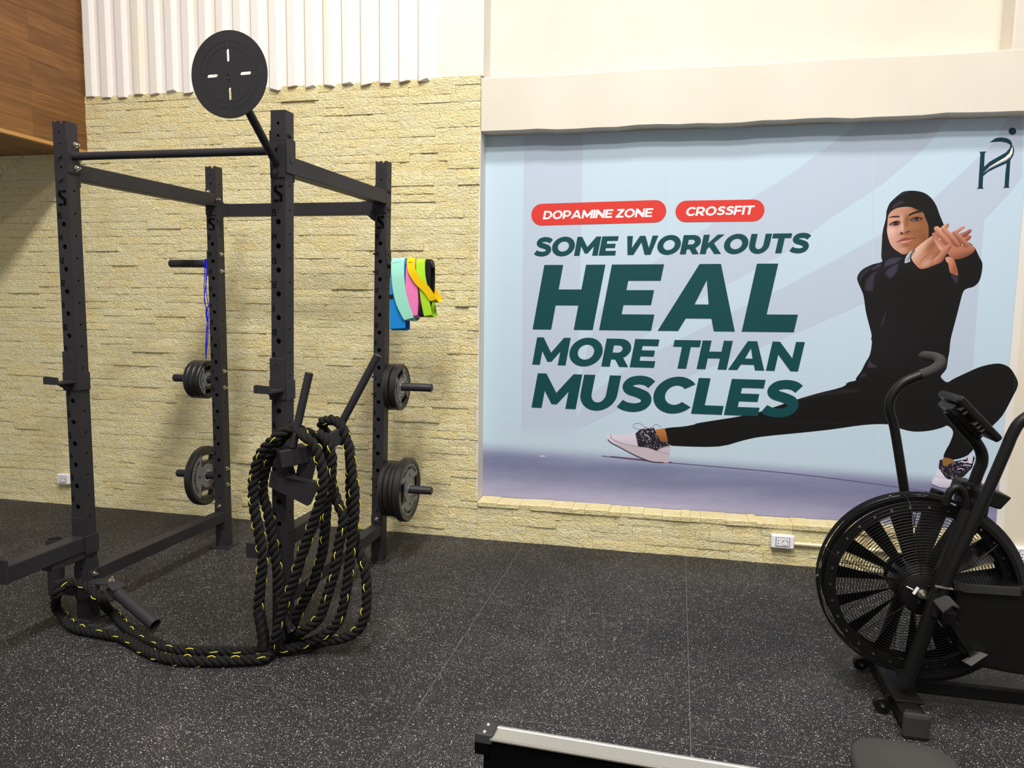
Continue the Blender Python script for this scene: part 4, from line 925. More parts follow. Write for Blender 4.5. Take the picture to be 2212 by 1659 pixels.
def plate_mesh(R_, T_, nslots, rot, kg):
    root = bpy.data.objects.new('weight_plate', None); C.objects.link(root); root.empty_display_size = .05
    sl = []
    for k in range(nslots):
        a = rot+2*math.pi*k/nslots; sl.append([(R_*.60*math.cos(a)+x*math.cos(a)-y*math.sin(a), R_*.60*math.sin(a)+x*math.sin(a)+y*math.cos(a)) for x, y in slot(0, 0, R_*.62, R_*.20, math.pi/2, 5)])
    mb = MB(); Y_, Z_ = (0, 1, 0), (0, 0, 1)
    mb.plate(circ(R_*.86, 48), [circ(.0262, 20)]+sl, (-T_*.36, 0, 0), Y_, Z_, T_*.72)
    mb.lathe([(R_*.85, -T_/2+.003), (R_*.88, -T_/2), (R_*.96, -T_/2), (R_, -T_/2+.006), (R_, T_/2-.006), (R_*.96, T_/2), (R_*.88, T_/2), (R_*.85, T_/2-.003)], (0, 0, 0), (1, 0, 0), 48)
    mb.build('rim_body', M['plate_black'], root, smooth=35)
    for fc in (1, -1):
        mb = MB(); x = fc*T_*.36
        for k in range(nslots):
            a0 = rot+2*math.pi*k/nslots+.46; a1 = rot+2*math.pi*(k+1)/nslots-.46; n = 14
            pts = [(R_*.82*math.cos(a0+(a1-a0)*i/n), R_*.82*math.sin(a0+(a1-a0)*i/n)) for i in range(n+1)]
            b0, b1 = rot+2*math.pi*k/nslots+.95, rot+2*math.pi*(k+1)/nslots-.95
            inner = [(R_*.40*math.cos(b1+(b0-b1)*i/n), R_*.40*math.sin(b1+(b0-b1)*i/n)) for i in range(n+1)] if nslots == 2 else [(R_*.30*math.cos(a1+(a0-a1)*i/n), R_*.30*math.sin(a1+(a0-a1)*i/n)) for i in range(n+1)]
            mb.plate(pts+inner, [], (x, 0, 0), Y_, Z_, fc*.003)
        mb.plate(circ(R_*.40, 32), [circ(.030, 20)], (x, 0, 0), Y_, Z_, fc*.0028)
        mb.build('face_panel', M['plate_grey'], root)
        MB().lathe([(.0262, 0), (.034, 0), (.034, fc*.004), (.0262, fc*.004)], (fc*T_*.37, 0, 0), (1, 0, 0), 24).build('hub_ring', M['alu'], root, smooth=40)
        xs = x+fc*.0031
        for k in range(nslots):
            tb = MB(); am = rot+2*math.pi*(k+.5)/nslots
            arc_text(tb, 'TECHNOGYM', R_*.70, am if fc > 0 else am, R_*(.105 if nslots == 2 else .082), GM, math.sin(am) < -.2, x=xs, flip=1)
            s_ = str(kg); cy, cz = R_*.46*math.cos(am), R_*.46*math.sin(am)
            for i, ch in enumerate(s_): digit(tb, ch, (xs, cy+fc*(-.012+i*.013), cz-.008), (0, fc, 0), (0, 0, 1), .009, .017, .0025, .0006)
            tb.build('raised_lettering', M['dark'], root, kind='stuff')
    return root
def put_plate(R_, T_, ns, rot, kg, x, z, label, group):
    r = plate_mesh(R_, T_, ns, rot, kg); r.location = (x, YB, z-(R_ and .0)); tag(r, label, 'weight plate', group); return r
gp = 'weight plates stored on the rack pegs'; dz = .0025
put_plate(.117, .034, 2, 1.6, 5, -.088, 1.041-dz, 'small grey-faced weight plate nearest the upright on the left middle peg', gp)
put_plate(.117, .034, 3, .9, 5, -.124, 1.041-dz, 'small weight plate outermost of two on the left middle peg', gp)
put_plate(.117, .030, 3, .3, 5, -.158, 1.041-dz, 'thin black weight plate at the outer end of the left middle stack', gp)
put_plate(.183, .044, 2, 1.5, 15, -.120, .443-dz, 'large weight plate with open grip slots alone on the left lower peg', gp)
xm = rx(1.04)+HS
put_plate(.134, .036, 3, .7, 5, xm+.040, 1.041-dz, 'medium weight plate behind another on the right middle peg', gp)
put_plate(.134, .036, 2, 1.95, 5, xm+.082, 1.041-dz, 'medium grey-faced weight plate in front on the right middle peg', gp)
xm = rx(.44)+HS
put_plate(.162, .030, 3, .5, 10, xm+.028, .443-dz, 'weight plate closest to the upright on the right lower peg', gp)
put_plate(.162, .030, 3, 1.4, 10, xm+.061, .443-dz, 'second weight plate out from the upright on the right lower peg', gp)
put_plate(.166, .030, 3, .2, 10, xm+.094, .443-dz, 'third weight plate out, just behind the large front one on the right lower peg', gp)
put_plate(.186, .044, 2, 0, 15, xm+.134, .443-dz, 'large grey-faced weight plate at the front of the right lower peg', gp)
# ------------------------------------------------------------------ elastic bands on the upper right peg
PZB = 1.738
def band(name, label, m, path, widths, back=.03, tagpatch=None, yoff=0.0, order=0):
    # path: photo points down the front of the loop; the loop goes over the peg and returns behind
    r = .0245+.0016*order; yf = YB-r-.004-yoff
    t = thing(name, PY(path[0][0], path[0][1]+6, YB), label, 'resistance band', 'fabric bands on the upper right peg')
    F = [PY(u, v, yf-.004*math.sin(math.pi*i/(len(path)-1))) for i, (u, v) in enumerate(path)]
    n = 6; F = catmull(F, n=n); W_ = []
    r += .3*yoff
    for i in range(7): F[i].y += (YB-r-F[i].y)*(1-i/7)**1.5
    for i in range(len(F)):
        k = i/n; a = int(min(k, len(widths)-2)); W_.append(widths[a]+(widths[a+1]-widths[a])*(k-a))
    top = []; x0 = F[0].x
    for i in range(1, 9):
        a = math.pi*i/9; top.append(Vector((x0, YB-r*math.cos(a), PZB+r*math.sin(a))))
    F[0] = Vector((x0, YB-r, PZB))
    bot = F[-1]; Bk = [Vector((p.x+.004, YB+r+(.006 if i else 0), p.z)) for i, p in enumerate(F)]
    low = [Vector((bot.x+.002, yf+(YB+r+.006-yf)*i/6, bot.z-.012*math.sin(math.pi*i/6))) for i in range(1, 6)]
    loop = F+low+Bk[::-1]+top[::-1]; wl = W_+[W_[-1]]*5+W_[::-1]+[W_[0]]*8
    N_ = len(loop); vs = []; fs = []
    for i in range(N_):
        tg = (loop[(i+1) % N_]-loop[i-1]).normalized()
        # ribbon width direction: x made square to the run of the ribbon
        wdv = Vector((1, 0, 0))-tg*tg.x; wdv = wdv.normalized(); th = tg.cross(wdv).normalized()*.0011
        for a, b in ((-1, -1), (1, -1), (1, 1), (-1, 1)): vs.append(loop[i]+wdv*(a*wl[i]/2)+th*b)
    for i in range(N_):
        j = (i+1) % N_
        for k in range(4): fs.append((i*4+k, i*4+(k+1) % 4, j*4+(k+1) % 4, j*4+k))
    MB().add(vs, fs).build('webbing', m, t, smooth=50)
    if tagpatch:
        c = PY(tagpatch[0], tagpatch[1], yf-.006); mb = MB(); mb.box(c.x-.012, c.x+.012, c.y-.0015, c.y, c.z-.012, c.z+.012); mb.build('sewn_tag', tagpatch[2], t)
Z7 = lambda L: [(800+a/9.22, 540+b/9.22) for a, b in L]
k9 = lambda w_: w_/9.22/373
FB = {n: fabric('band_'+n, c) for n, c in dict(mint=rgb(150, 214, 196), blue=rgb(24, 130, 206), yellow=rgb(226, 188, 8), pink=rgb(228, 122, 178), lime=rgb(164, 212, 48), black=rgb(22, 21, 22)).items()}
band('elastic_band', 'black elastic band hanging outermost behind the lime one', FB['black'], Z7([(1110,215),(1130,480),(1120,800),(1060,1100),(1010,1290)]), [k9(170), k9(150), k9(140), k9(130), k9(120)], yoff=.001, order=0)
band('elastic_band', 'blue elastic band hanging lowest next to the upright', FB['blue'], Z7([(560,210),(545,500),(540,850),(540,1200),(545,1560)]), [k9(290), k9(290), k9(300), k9(310), k9(320)], tagpatch=(845, 641, FB['black']), yoff=.001, order=0)
band('elastic_band', 'pink elastic band hanging in the middle of the bunch', FB['pink'], Z7([(800,200),(800,500),(822,800),(850,1050),(890,1300)]), [k9(180), k9(200), k9(250), k9(220), k9(110)], yoff=.008, order=1)
band('elastic_band', 'lime green elastic band hanging near the peg tip', FB['lime'], Z7([(985,205),(1005,480),(1060,780),(1100,1050),(1150,1300)]), [k9(180), k9(175), k9(170), k9(170), k9(170)], yoff=.009, order=1)
band('elastic_band', 'pale mint green elastic band in front of the blue one', FB['mint'], Z7([(525,190),(545,480),(575,780),(640,1060),(770,1370)]), [k9(265), k9(262), k9(260), k9(250), k9(210)], yoff=.014, order=2)
band('elastic_band', 'yellow elastic band slanting across the lime and pink ones', FB['yellow'], Z7([(780,200),(830,420),(950,620),(1110,780),(1260,1000)]), [k9(155), k9(150), k9(150), k9(150), k9(140)], yoff=.018, order=2)
# thin blue skipping cord on the upper left peg
sc = thing('blue_cord', PY(446, 572, YB), 'thin blue cord looped over the upper left peg, hanging to the small plates', 'cord')
mb = MB(); ZC = lambda L, y: [PY(a/3.16, 400+b/3.16, y) for a, b in L]
cm = mat('blue_cord', rgb(24, 24, 190), .5)
for L in ([(1400,505),(1396,600),(1395,750),(1408,860),(1415,940),(1410,1050),(1408,1185)], [(1412,505),(1412,620),(1400,720),(1396,800),(1425,880),(1412,960),(1404,1100),(1405,1185)], [(1408,510),(1405,640),(1412,760),(1425,830),(1405,870),(1420,1000),(1408,1150)], [(1425,820),(1412,850),(1430,985)]):
    mb.tube(catmull(ZC(L, YB-.034), n=8), .0026, 6)
p = PY(1406/3.16, 400+530/3.16, YB); mb.tube([Vector((p.x, YB+.0262*math.cos(a*math.pi/8), 1.738+.0262*math.sin(a*math.pi/8))) for a in range(16)], .0028, 6, closed=True)
mb.build('cord_loops', cm, sc, smooth=60)

# ------------------------------------------------------------------ battle rope
rope = thing('battle_rope', (.75, -1.80, 0), 'thick black battle rope with yellow flecks coiled over the dip handles and floor', 'rope')
def Pw(L): return [PZ(u, v, k) if mode == 'z' else PY(u, v, k) for mode, u, v, k in L]
yl = lambda L, y0, y1: [('y', u, v, y0+(y1-y0)*i/(len(L)-1)) for i, (u, v) in enumerate(L)]
Astr = [(570,1402),(568,1371),(562,1335),(559,1313),(562,1271),(566,1233),(568,1200),(562,1165),(555,1125),(549,1096),(547,1061),(549,1028),(559,989),(575,965),(598,944)]
Cstr = [(660,944),(680,965),(693,1000),(698,1030),(697,1060),(689,1089),(681,1117),(668,1154),(655,1190),(644,1226),(630,1270),(615,1306),(604,1342),(597,1375)]
H1 = [(1800,915),(1650,925),(1450,930),(1250,925),(1100,900),(980,850),(900,802),(830,768),(720,745),(600,725),(500,695)]
H2 = [(770,600),(830,662),(885,712),(960,758),(1050,800),(1130,835),(1250,855),(1400,862),(1550,862),(1750,862)]
z8 = lambda L: [(a/3.16, 1134+b/3.16) for a, b in L]
F1 = [(647,1396),(672,1386),(701,1372),(720,1356),(734,1335),(743,1303),(750,1262),(754,1226),(758,1197),(760,1161),(765,1117),(766,1089),(765,1052),(760,1023),(757,992),(753,966),(747,945)]
G_ = [(752,960),(757,1000),(757,1060),(760,1110),(765,1150),(774,1186),(781,1205),(788,1230),(792,1262),(792,1298),(789,1327),(779,1353),(764,1368),(746,1377),(726,1382),(700,1386)]
E_ = [(655,1362),(676,1349),(692,1330),(702,1303),(712,1270),(723,1233),(728,1200),(733,1170),(740,1139),(741,1112),(733,1094),(724,1070),(716,1040),(713,1005),(706,975)]
D_ = [(716,984),(716,1012),(714,1040),(708,1075),(704,1110),(702,1146),(697,1190),(686,1230),(676,1262),(659,1294),(646,1320),(634,1345)]
Bstr = [(665,935),(640,929),(618,938),(598,962),(582,989),(569,1031),(568,1067),(577,1100),(585,1139),(592,1183),(598,1220),(601,1250),(602,1283),(607,1313),(621,1349),(630,1368)]
path1 = Pw(yl(Astr, -1.83, -1.80)+[('y', 620, 930, -1.775), ('y', 642, 930, -1.75)]+yl(Cstr, -1.80, -1.83)+[('z', 590, 1404, .045), ('z', 574, 1418, .028)]
  +[('z', u, v, .024) for u, v in z8(H1)]+[('z', 140, 1335, .03), ('z', 121, 1312, .055), ('y', 122, 1285, -1.80), ('y', 135, 1268, -1.775), ('y', 155, 1258, -1.745), ('y', 176, 1262, -1.745), ('y', 198, 1274, -1.76), ('y', 218, 1296, -1.765), ('z', 232, 1315, .05)]
  +[('z', u, v, .024) for u, v in z8(H2)]+[('z', 590, 1402, .03), ('z', 622, 1402, .03)]
  +yl(F1, -1.74, -1.63)+[('y', 738, 922, -1.625), ('y', 724, 908, -1.61), ('y', 708, 908, -1.60), ('y', 695, 914, -1.58), ('y', 705, 935, -1.555), ('y', 730, 948, -1.56)]
  +yl(G_, -1.585, -1.72)+[('z', 680, 1392, .028), ('z', 660, 1388, .028), ('z', 640, 1376, .05)]+yl(E_, -1.76, -1.655)+[('y', 698, 950, -1.66), ('y', 690, 938, -1.68), ('y', 703, 948, -1.70)]+yl(D_, -1.70, -1.73)+[('z', 624, 1376, .04), ('z', 610, 1392, .026)])
path2 = Pw([('y', 690, 965, -1.66), ('y', 680, 945, -1.68)]+yl(Bstr, -1.72, -1.765))
PIT, RS, RO = .096, .0112, .0122
def even(pts, step):
    out = [pts[0]]; acc = 0
    for i in range(1, len(pts)):
        a, b = pts[i-1], pts[i]; L = (b-a).length; dd = step-acc
        while dd <= L: out.append(a+(b-a)*(dd/L)); dd += step
        acc = L-(dd-step)
    return out
strands = [MB(), MB(), MB()]; tracer = MB(); ends = []
for pi_, path in enumerate((path1, path2)):
    P_ = even(catmull(path, n=10), .007); P_ = [Vector((p.x, p.y, max(p.z, .0245))) for p in P_]; T_, N_, B_ = frames(P_)
    for k in range(3):
        pts = []
        for i, p in enumerate(P_):
            a = 2*math.pi*(i*.007/PIT+k/3); pts.append(p+N_[i]*(RO*math.cos(a))+B_[i]*(RO*math.sin(a)))
        strands[k].tube(pts, RS, 8)
    tot = len(P_)*.007-(.02 if pi_ == 0 else .19); s_ = .19 if pi_ == 0 else .02
    rr = random.Random(2+pi_)
    while s_ < tot-.02:
        i = int(s_/.007); a = 2*math.pi*(i*.007/PIT); er = N_[i]*math.cos(a)+B_[i]*math.sin(a); c = P_[i]+er*RO
        ts = (T_[i]+(B_[i]*math.cos(a)-N_[i]*math.sin(a))*(2*math.pi*RO/PIT)).normalized(); ep = ts.cross(er)
        arc_ = [c+er*(RS*1.03*math.cos(q))+ep*(RS*1.03*math.sin(q))+ts*(-.010*q) for q in [-1.25+2.5*j/8 for j in range(9)]]
        tracer.tube(arc_, .0016, 5); s_ += PIT*.52+rr.uniform(-.004, .004)
    ends.append((P_, T_, N_, B_))
for k in range(3): strands[k].build('strand', M['rope'], rope, smooth=60)
tag(tracer.build('tracer_yarn', M['yellow'], rope, smooth=60), 'bright yellow tracer flecks', kind='stuff')
def shrink_cap(P_, T_, N_, B_, i0, i1):
    mb = MB(); seg = 24; vs = []; fs = []; idx = range(i0, i1+1); m = 0
    for i in idx:
        a0 = 2*math.pi*(i*.007/PIT)
        for q in range(seg):
            a = 2*math.pi*q/seg; r = .0243+.0013*math.cos(3*(a-a0)); vs.append(P_[i]+N_[i]*(r*math.cos(a))+B_[i]*(r*math.sin(a)))
        m += 1
    for i in range(m-1):
        for q in range(seg): fs.append((i*seg+q, i*seg+(q+1) % seg, (i+1)*seg+(q+1) % seg, (i+1)*seg+q))
    fs += [tuple(range(seg)), tuple((m-1)*seg+q for q in range(seg))]
    mb.add(vs, fs).build('end_sleeve', M['shrink'], rope, smooth=60)
shrink_cap(*ends[0], 0, 24); n2 = len(ends[1][0]); shrink_cap(*ends[1], n2-26, n2-1)
# ------------------------------------------------------------------ air bike
bike = thing('air_bike', (3.63, -1.50, 0), 'black air bike with a big caged fan wheel in front of the mural', 'exercise bike')
BK_ = M['bike']; HX, HZ, YC = 3.634, .472, -1.50; RF = .350
def ringp(r, y, n=72): return [Vector((HX+r*math.cos(2*math.pi*i/n), y, HZ+r*math.sin(2*math.pi*i/n))) for i in range(n)]
# fan: blades between hub and rim band
fan = MB().lathe([(.0, -.075), (.072, -.075), (.085, -.05), (.085, .05), (.072, .075), (0, .075)], (HX, YC, HZ), (0, 1, 0), 36, False).build('fan_hub', BK_, bike, smooth=40)
for k in range(15):
    a = math.radians(24*k+8); er = Vector((math.cos(a), 0, math.sin(a))); et = Vector((-math.sin(a), 0, math.cos(a))); ey_ = Vector((0, 1, 0)); mb = MB(); vs = []
    for r, hw in ((.08, .012), (.30, .036)):
        for s_, yy in ((-1, -.052), (1, .052)):
            for tt in (-.0015, .0015): vs.append(Vector((HX, YC, HZ))+er*r+et*(s_*hw)+ey_*(yy*.55+tt))
    mb.add(vs, [(0,2,6,4),(1,5,7,3),(0,1,3,2),(4,6,7,5),(0,4,5,1),(2,3,7,6)]); mb.build('fan_blade', BK_, bike)
mb = MB(); mb.lathe([(.292, -.05), (.330, -.05), (.330, -.047), (.292, -.047)], (HX, YC, HZ), (0, 1, 0), 72); mb.build('rim_band', BK_, bike, smooth=40)
mb = MB(); mb.lathe([(.300, .05), (.330, .05), (.330, .047), (.300, .047)], (HX, YC, HZ), (0, 1, 0), 72); mb.build('rim_band', BK_, bike, smooth=40)
mb = MB()
for k in range(30):
    a = math.radians(12*k+3); c = Vector((HX+.312*math.cos(a), YC-.050, HZ+.312*math.sin(a))); mb.cyl(c, c+Vector((0, -.004, 0)), .0048, 8)
mb.build('rim_rivets', M['chrome'], bike, kind='stuff')
# wire cage, near and far side
def cage(sg):
    mb = MB(); prof = [(.07, .118), (.14, .116), (.22, .110), (.29, .098), (.33, .078), (RF, .045), (RF+.003, .0)]
    pr_ = catmull([(r, d_, 0) for r, d_ in prof], n=8)
    def dep(r):
        for i in range(len(pr_)-1):
            if pr_[i].x <= r <= pr_[i+1].x: t = (r-pr_[i].x)/(pr_[i+1].x-pr_[i].x+1e-9); return pr_[i].y+(pr_[i+1].y-pr_[i].y)*t
        return .0
    for i in range(25):
        r = .080+(RF-.012-.080)*i/24; mb.tube(ringp(r, YC+sg*dep(r), 72), .0013, 5, closed=True)
    for dd in (.0, .018, .034): mb.tube(ringp(RF+.002-dd*.1, YC+sg*(dd+.006), 72), .0022, 6, closed=True)
    for k in range(6 if sg < 0 else 8):
        a = math.radians((60 if sg < 0 else 45)*k+40); mb.tube([Vector((HX+q.x*math.cos(a), YC+sg*(q.y+.002), HZ+q.x*math.sin(a))) for q in pr_[::4]], .0016, 5)
    mb.build('wire_cage', BK_, bike, smooth=60)
    MB().lathe([(0, sg*.120), (.070, sg*.120), (.082, sg*.112), (.082, sg*.104), (0, sg*.104)], (HX, YC, HZ), (0, 1, 0), 36, False).build('cage_hub', BK_, bike, smooth=40)
cage(-1); cage(1)
mb = MB(); hb = Vector((HX-.006, YC-.120, HZ+.002)); mb.cyl(hb, hb+Vector((0, -.006, 0)), .019, 18); mb.hexbolt(hb+Vector((0, -.006, 0)), (0, -1, 0), .0145, .012); mb.cyl(hb+Vector((0, -.018, 0)), hb+Vector((0, -.034, 0)), .007, 10); mb.build('axle_nut', M['chrome'], bike)
mb = MB(); c = hb+Vector((-.028, -.002, .014)); mb.bar(c+Vector((-.006, -.01, -.013)), c+Vector((.008, -.01, .013)), .008, .008, (0, 1, 0)); mb.cyl(c+Vector((-.03, -.006, .012)), c+Vector((-.008, -.008, .002)), .002, 6); mb.build('sensor_clip', M['plastic_w'], bike)
mb = MB()
for k in range(4):
    a = math.radians(90*k+65); c = Vector((HX+.036*math.cos(a), YC-.120, HZ+.036*math.sin(a))); mb.cyl(c, c+Vector((0, -.005, 0)), .0042, 8)
for k in range(5):
    a = math.radians(72*k+108); c = Vector((HX+RF*math.cos(a), YC-.012, HZ+RF*math.sin(a))); mb.cyl(c, c+Vector((math.cos(a), 0, math.sin(a)))*.006, .005, 8)
mb.build('cage_screws', M['chrome'], bike, kind='stuff')
# solid shroud round the rear of the wheel
mb = MB(); n = 30; vs = []; fs = []
for i in range(n+1):
    a = math.radians(62-150*i/n); er = Vector((math.cos(a), 0, math.sin(a)))
    for r, yy in ((.335, -.095), (.362, -.072), (.366, .0), (.362, .072), (.335, .095), (.320, .095), (.345, .06), (.345, -.06), (.320, -.095)): vs.append(Vector((HX, YC+yy, HZ))+er*r)
for i in range(n):
    for k in range(9): fs.append((i*9+k, i*9+(k+1) % 9, (i+1)*9+(k+1) % 9, (i+1)*9+k))
fs += [tuple(range(9)), tuple(n*9+k for k in range(9))]; mb.add(vs, fs).build('rear_shroud', BK_, bike, smooth=40)
# frame
YN = YC-.165; FT = lambda L, y: [PY(u, v, y) for u, v in L]
foot = MB(); x0, x1, z0, z1 = 3.545, 3.625, .018, .092; foot.box(x0, x1, -1.775, -1.225, z0, z1); fb = foot.build('front_foot', BK_, bike, bevel=.018)
for yy, sg in ((-1.775, -1), (-1.225, 1)):
    MB().box(3.540, 3.632, yy, yy+sg*.028, .0, .096).build('foot_end_cap', M['grip'], fb, bevel=.016)
for yy in (-1.63, -1.30):
    wh = MB().lathe([(0, -.014), (.026, -.014), (.030, -.008), (.030, .008), (.026, .014), (0, .014)], (3.512, yy, .036), (0, 1, 0), 26, False).build('transport_wheel', BK_, bike, smooth=40)
    mb = MB(); mb.hexbolt((3.512, yy-.014, .036), (0, -1, 0), .007, .007); mb.build('wheel_bolt', M['chrome'], wh)
    MB().bar((3.512, yy+.018, .036), (3.555, yy+.018, .05), .008, .03).build('wheel_bracket', BK_, wh)
MB().bar((3.60, -1.50, .072), (4.95, -1.50, .072), .07, .055).build('main_beam', BK_, bike, bevel=.006)
MB().bar((3.60, -1.53, .100), (4.95, -1.53, .100), .012, .006).build('beam_cover', M['grip'], bike)
MB().box(4.93, 5.01, -1.775, -1.225, .0, .092).build('rear_foot', BK_, bike, bevel=.018)
for sg in (-1, 1):
    yy = YC+sg*.155
    L = FT([(1957,1478),(1990,1385),(2030,1270),(2066,1172),(2092,1105)], YN) if sg < 0 else [p+Vector((0, .32, 0)) for p in FT([(1957,1478),(1990,1385),(2030,1270),(2066,1172),(2092,1105)], YN)]
    mb = MB(); mb.tube(catmull(L, n=4), .026, 14); fk = mb.build('fork_tube', BK_, bike, smooth=50)
    q = L[0]; MB().box(q.x-.045, q.x+.05, q.y-.05, q.y+.05, .088, .100).build('weld_plate', BK_, fk, bevel=.004)
arch = FT([(2043,1090),(2050,1066),(2066,1053),(2081,1064),(2087,1096),(2074,1140),(2058,1180)], YC-.10)
MB().tube(catmull(arch, n=6), .014, 12).build('top_loop', BK_, bike, smooth=50)
mb = MB(); mb.bar(PY(2094, 1100, YC), PY(2104, 1046, YC), .24, .04, (1, 0, 0)); mb.build('fork_crown', BK_, bike, bevel=.01)
mb = MB(); c0 = PY(2092, 1056, YC); mb.bar(c0+Vector((-.05, 0, .010)), c0+Vector((.045, 0, -.012)), .075, .058, (0, 0, 1)); cb = mb.build('mast_clamp', BK_, bike, bevel=.006)
mb = MB()
for dx in (-.036, -.014): c = c0+Vector((dx, -.038, .012)); mb.cyl(c, c+Vector((0, -.004, 0)), .006, 10)
mb.build('clamp_bolts', M['chrome'], cb)
mast = FT([(2102,1050),(2112,1022),(2121,998),(2119,975),(2104,950),(2080,924),(2050,888)], YC)
mb = MB(); mb.tube(catmull(mast, n=5), .021, 14); ms = mb.build('console_mast', BK_, bike, smooth=50); mp = catmull(mast, n=5)
MB().cyl(mp[-1], mp[-1]+(mp[-1]-mp[-2]).normalized()*.004, .0205, 14).build('mast_cap', M['grip'], ms)
# console: slab facing the rider, back towards the fan
ca, cbp = PY(2050, 852, YC), PY(2136, 942, YC); cd = (cbp-ca).normalized(); cn = Vector((cd.z*-1, 0, cd.x)); cn = cn if cn.x > 0 else -cn
cs_ = MB(); cs_.bar(ca, cbp, .215, .030, cn); con = cs_.build('console', BK_, bike, bevel=.010)
mb = MB(); mm = ca+(cbp-ca)*.45-cn*.026; mb.bar(mm-cd*.055, mm+cd*.075, .11, .03, cn); mb.build('console_back', BK_, con, bevel=.003)
mb = MB()
for t in (.18, .27, .52, .60, .68): m_ = ca+(cbp-ca)*t-cn*.020; mb.bar(m_+Vector((0, -.106, 0)), m_+Vector((0, -.05, 0)), .006, .016, cn)
mb.build('vent_fins', M['grip'], con)
mb = MB(); m_ = ca+(cbp-ca)*.12-cn*.030; mb.bar(m_+cd*.015+Vector((0, -.075, 0)), m_+cd*.015+Vector((0, .075, 0)), .036, .024, cn); mb.build('battery_box', BK_, con, bevel=.003)
mb = MB(); m_ = ca+(cbp-ca)*.42+cn*.0158; mb.bar(m_-cd*.05+Vector((0, 0, 0)), m_+cd*.04, .16, .001, cn); mb.build('display', M['dark'], con)
# moving handles with foam grips
def handle(metal, grip, nm):
    mb = MB(); mb.tube(catmull(metal, n=6), .019, 14); h = mb.build('handle_arm', BK_, bike, smooth=50)
    mb = MB(); gp_ = catmull(grip, n=6); mb.tube(gp_, [.0215]*(len(gp_)-1)+[.017], 14); tag(mb.build('grip', M['grip'], h, smooth=50), 'grey foam grip')
fh = FT([(1958,1100),(1952,1050),(1933,930),(1921,882),(1928,853),(1953,826),(1989,810)], -1.29)
g0 = FT([(1989,810),(2012,801)], -1.29)+[PY(2029, 789, -1.28), PY(2030, 778, -1.265), PY(2018, 772, -1.235), PY(1992, 769, -1.165)]
handle(fh, g0, 'far')
nh = FT([(2020,1330),(2052,1238),(2118,1096),(2170,978),(2188,936),(2208,908)], -1.70); tip = nh[-1]
nh += [tip+Vector((.07, 0, .055))]
g1 = [nh[-1], nh[-1]+Vector((.05, 0, .03)), nh[-1]+Vector((.075, -.012, .05)), nh[-1]+Vector((.08, -.03, .065)), nh[-1]+Vector((.07, -.06, .072)), nh[-1]+Vector((.045, -.125, .08))]
handle(nh, g1, 'near')
mb = MB(); a, b = PY(2024, 1290, -1.69), PY(2062, 1275, -1.69); mb.bar(PY(2020, 1266, -1.715), PY(2058, 1272, -1.715), .014, .004); mb.build('link_clip', M['alu'], bike)
# crank housing, foot pegs, pedal
L = [(2062,1276),(2120,1270),(2212,1268),(2300,1300),(2330,1400),(2270,1468),(2190,1458),(2100,1440),(2066,1400)]
P_ = [PY(u, v, YC-.12) for u, v in L]
mb = MB(); mb.add(P_+[p+Vector((0, .17, 0)) for p in P_], [tuple(range(9)), tuple(17-k for k in range(9))]+[(k, (k+1) % 9, (k+1) % 9+9, k+9) for k in range(9)]); mb.build('chain_housing', BK_, bike, bevel=.012)
mb = MB(); P_ = [PY(u, v, YC-.135) for u, v in ((2060,1258),(2090,1264),(2205,1272),(2206,1288),(2086,1280),(2062,1272))]; mb.add(P_+[p+Vector((0, .015, 0)) for p in P_], [tuple(range(6)), tuple(11-k for k in range(6))]+[(k, (k+1) % 6, (k+1) % 6+6, k+6) for k in range(6)]); mb.build('housing_lip', M['grip'], bike)
pk = [PY(u, v, y) for u, v, y in ((2016,1297,-1.71),(2037,1321,-1.80),(2058,1306,-1.80),(2038,1284,-1.71))]
pd = [PY(u, v, y) for u, v, y in ((2058,1306,-1.80),(2072,1311,-1.80),(2050,1287,-1.71),(2038,1284,-1.71))]
mb = MB()
for q in (pk, pd): mb.add(q+[p+Vector((0, 0, -.006)) for p in q], [(0,1,2,3),(7,6,5,4)]+[(k, (k+1) % 4, (k+1) % 4+4, k+4) for k in range(4)])
mb.build('foot_peg', M['grip'], bike)
mb = MB(); a = PY(2045, 1318, -1.70); mb.bar(a+Vector((0, -.03, -.02)), a+Vector((.0, .09, -.02)), .05, .045); mb.build('peg_bracket', BK_, bike, bevel=.004)
mb = MB(); q = [PY(u, v, -1.66) for u, v in ((2083,1430),(2098,1439),(2135,1414),(2120,1409))]; mb.add(q+[p+Vector((0, .03, -.01)) for p in q], [(0,1,2,3),(7,6,5,4)]+[(k, (k+1) % 4, (k+1) % 4+4, k+4) for k in range(4)]); mb.build('pedal_plate', M['alu'], bike)
mb = MB(); c = PY(2060, 1346, -1.64); mb.bar(c, PY(2110, 1425, -1.64), .03, .015, (0, 1, 0)); mb.build('crank_arm', BK_, bike, bevel=.003)
# cup holder behind the mast
q = [PY(u, v, YC-.07) for u, v in ((2142,1058),(2187,1076),(2162,1102),(2130,1092))]
mb = MB(); mb.add(q+[p+Vector((0, .13, 0)) for p in q], [(0,1,2,3),(7,6,5,4)]+[(k, (k+1) % 4, (k+1) % 4+4, k+4) for k in range(4)]); mb.build('cup_holder', BK_, bike, bevel=.006)
# seat post and saddle outside the picture, so that the bike is whole
mb = MB(); mb.cyl((4.45, YC, .10), (4.62, YC, .90), .028, 16); mb.build('seat_post', BK_, bike, smooth=40)
mb = MB(); mb.plate([(-.13, -.03), (-.05, -.04), (.06, -.11), (.12, -.10), (.13, 0), (.12, .10), (.06, .11), (-.05, .04), (-.13, .03)], [], (4.63, YC, .90), (1, 0, 0), (0, 1, 0), .06); mb.build('saddle', M['grip'], bike, bevel=.02)

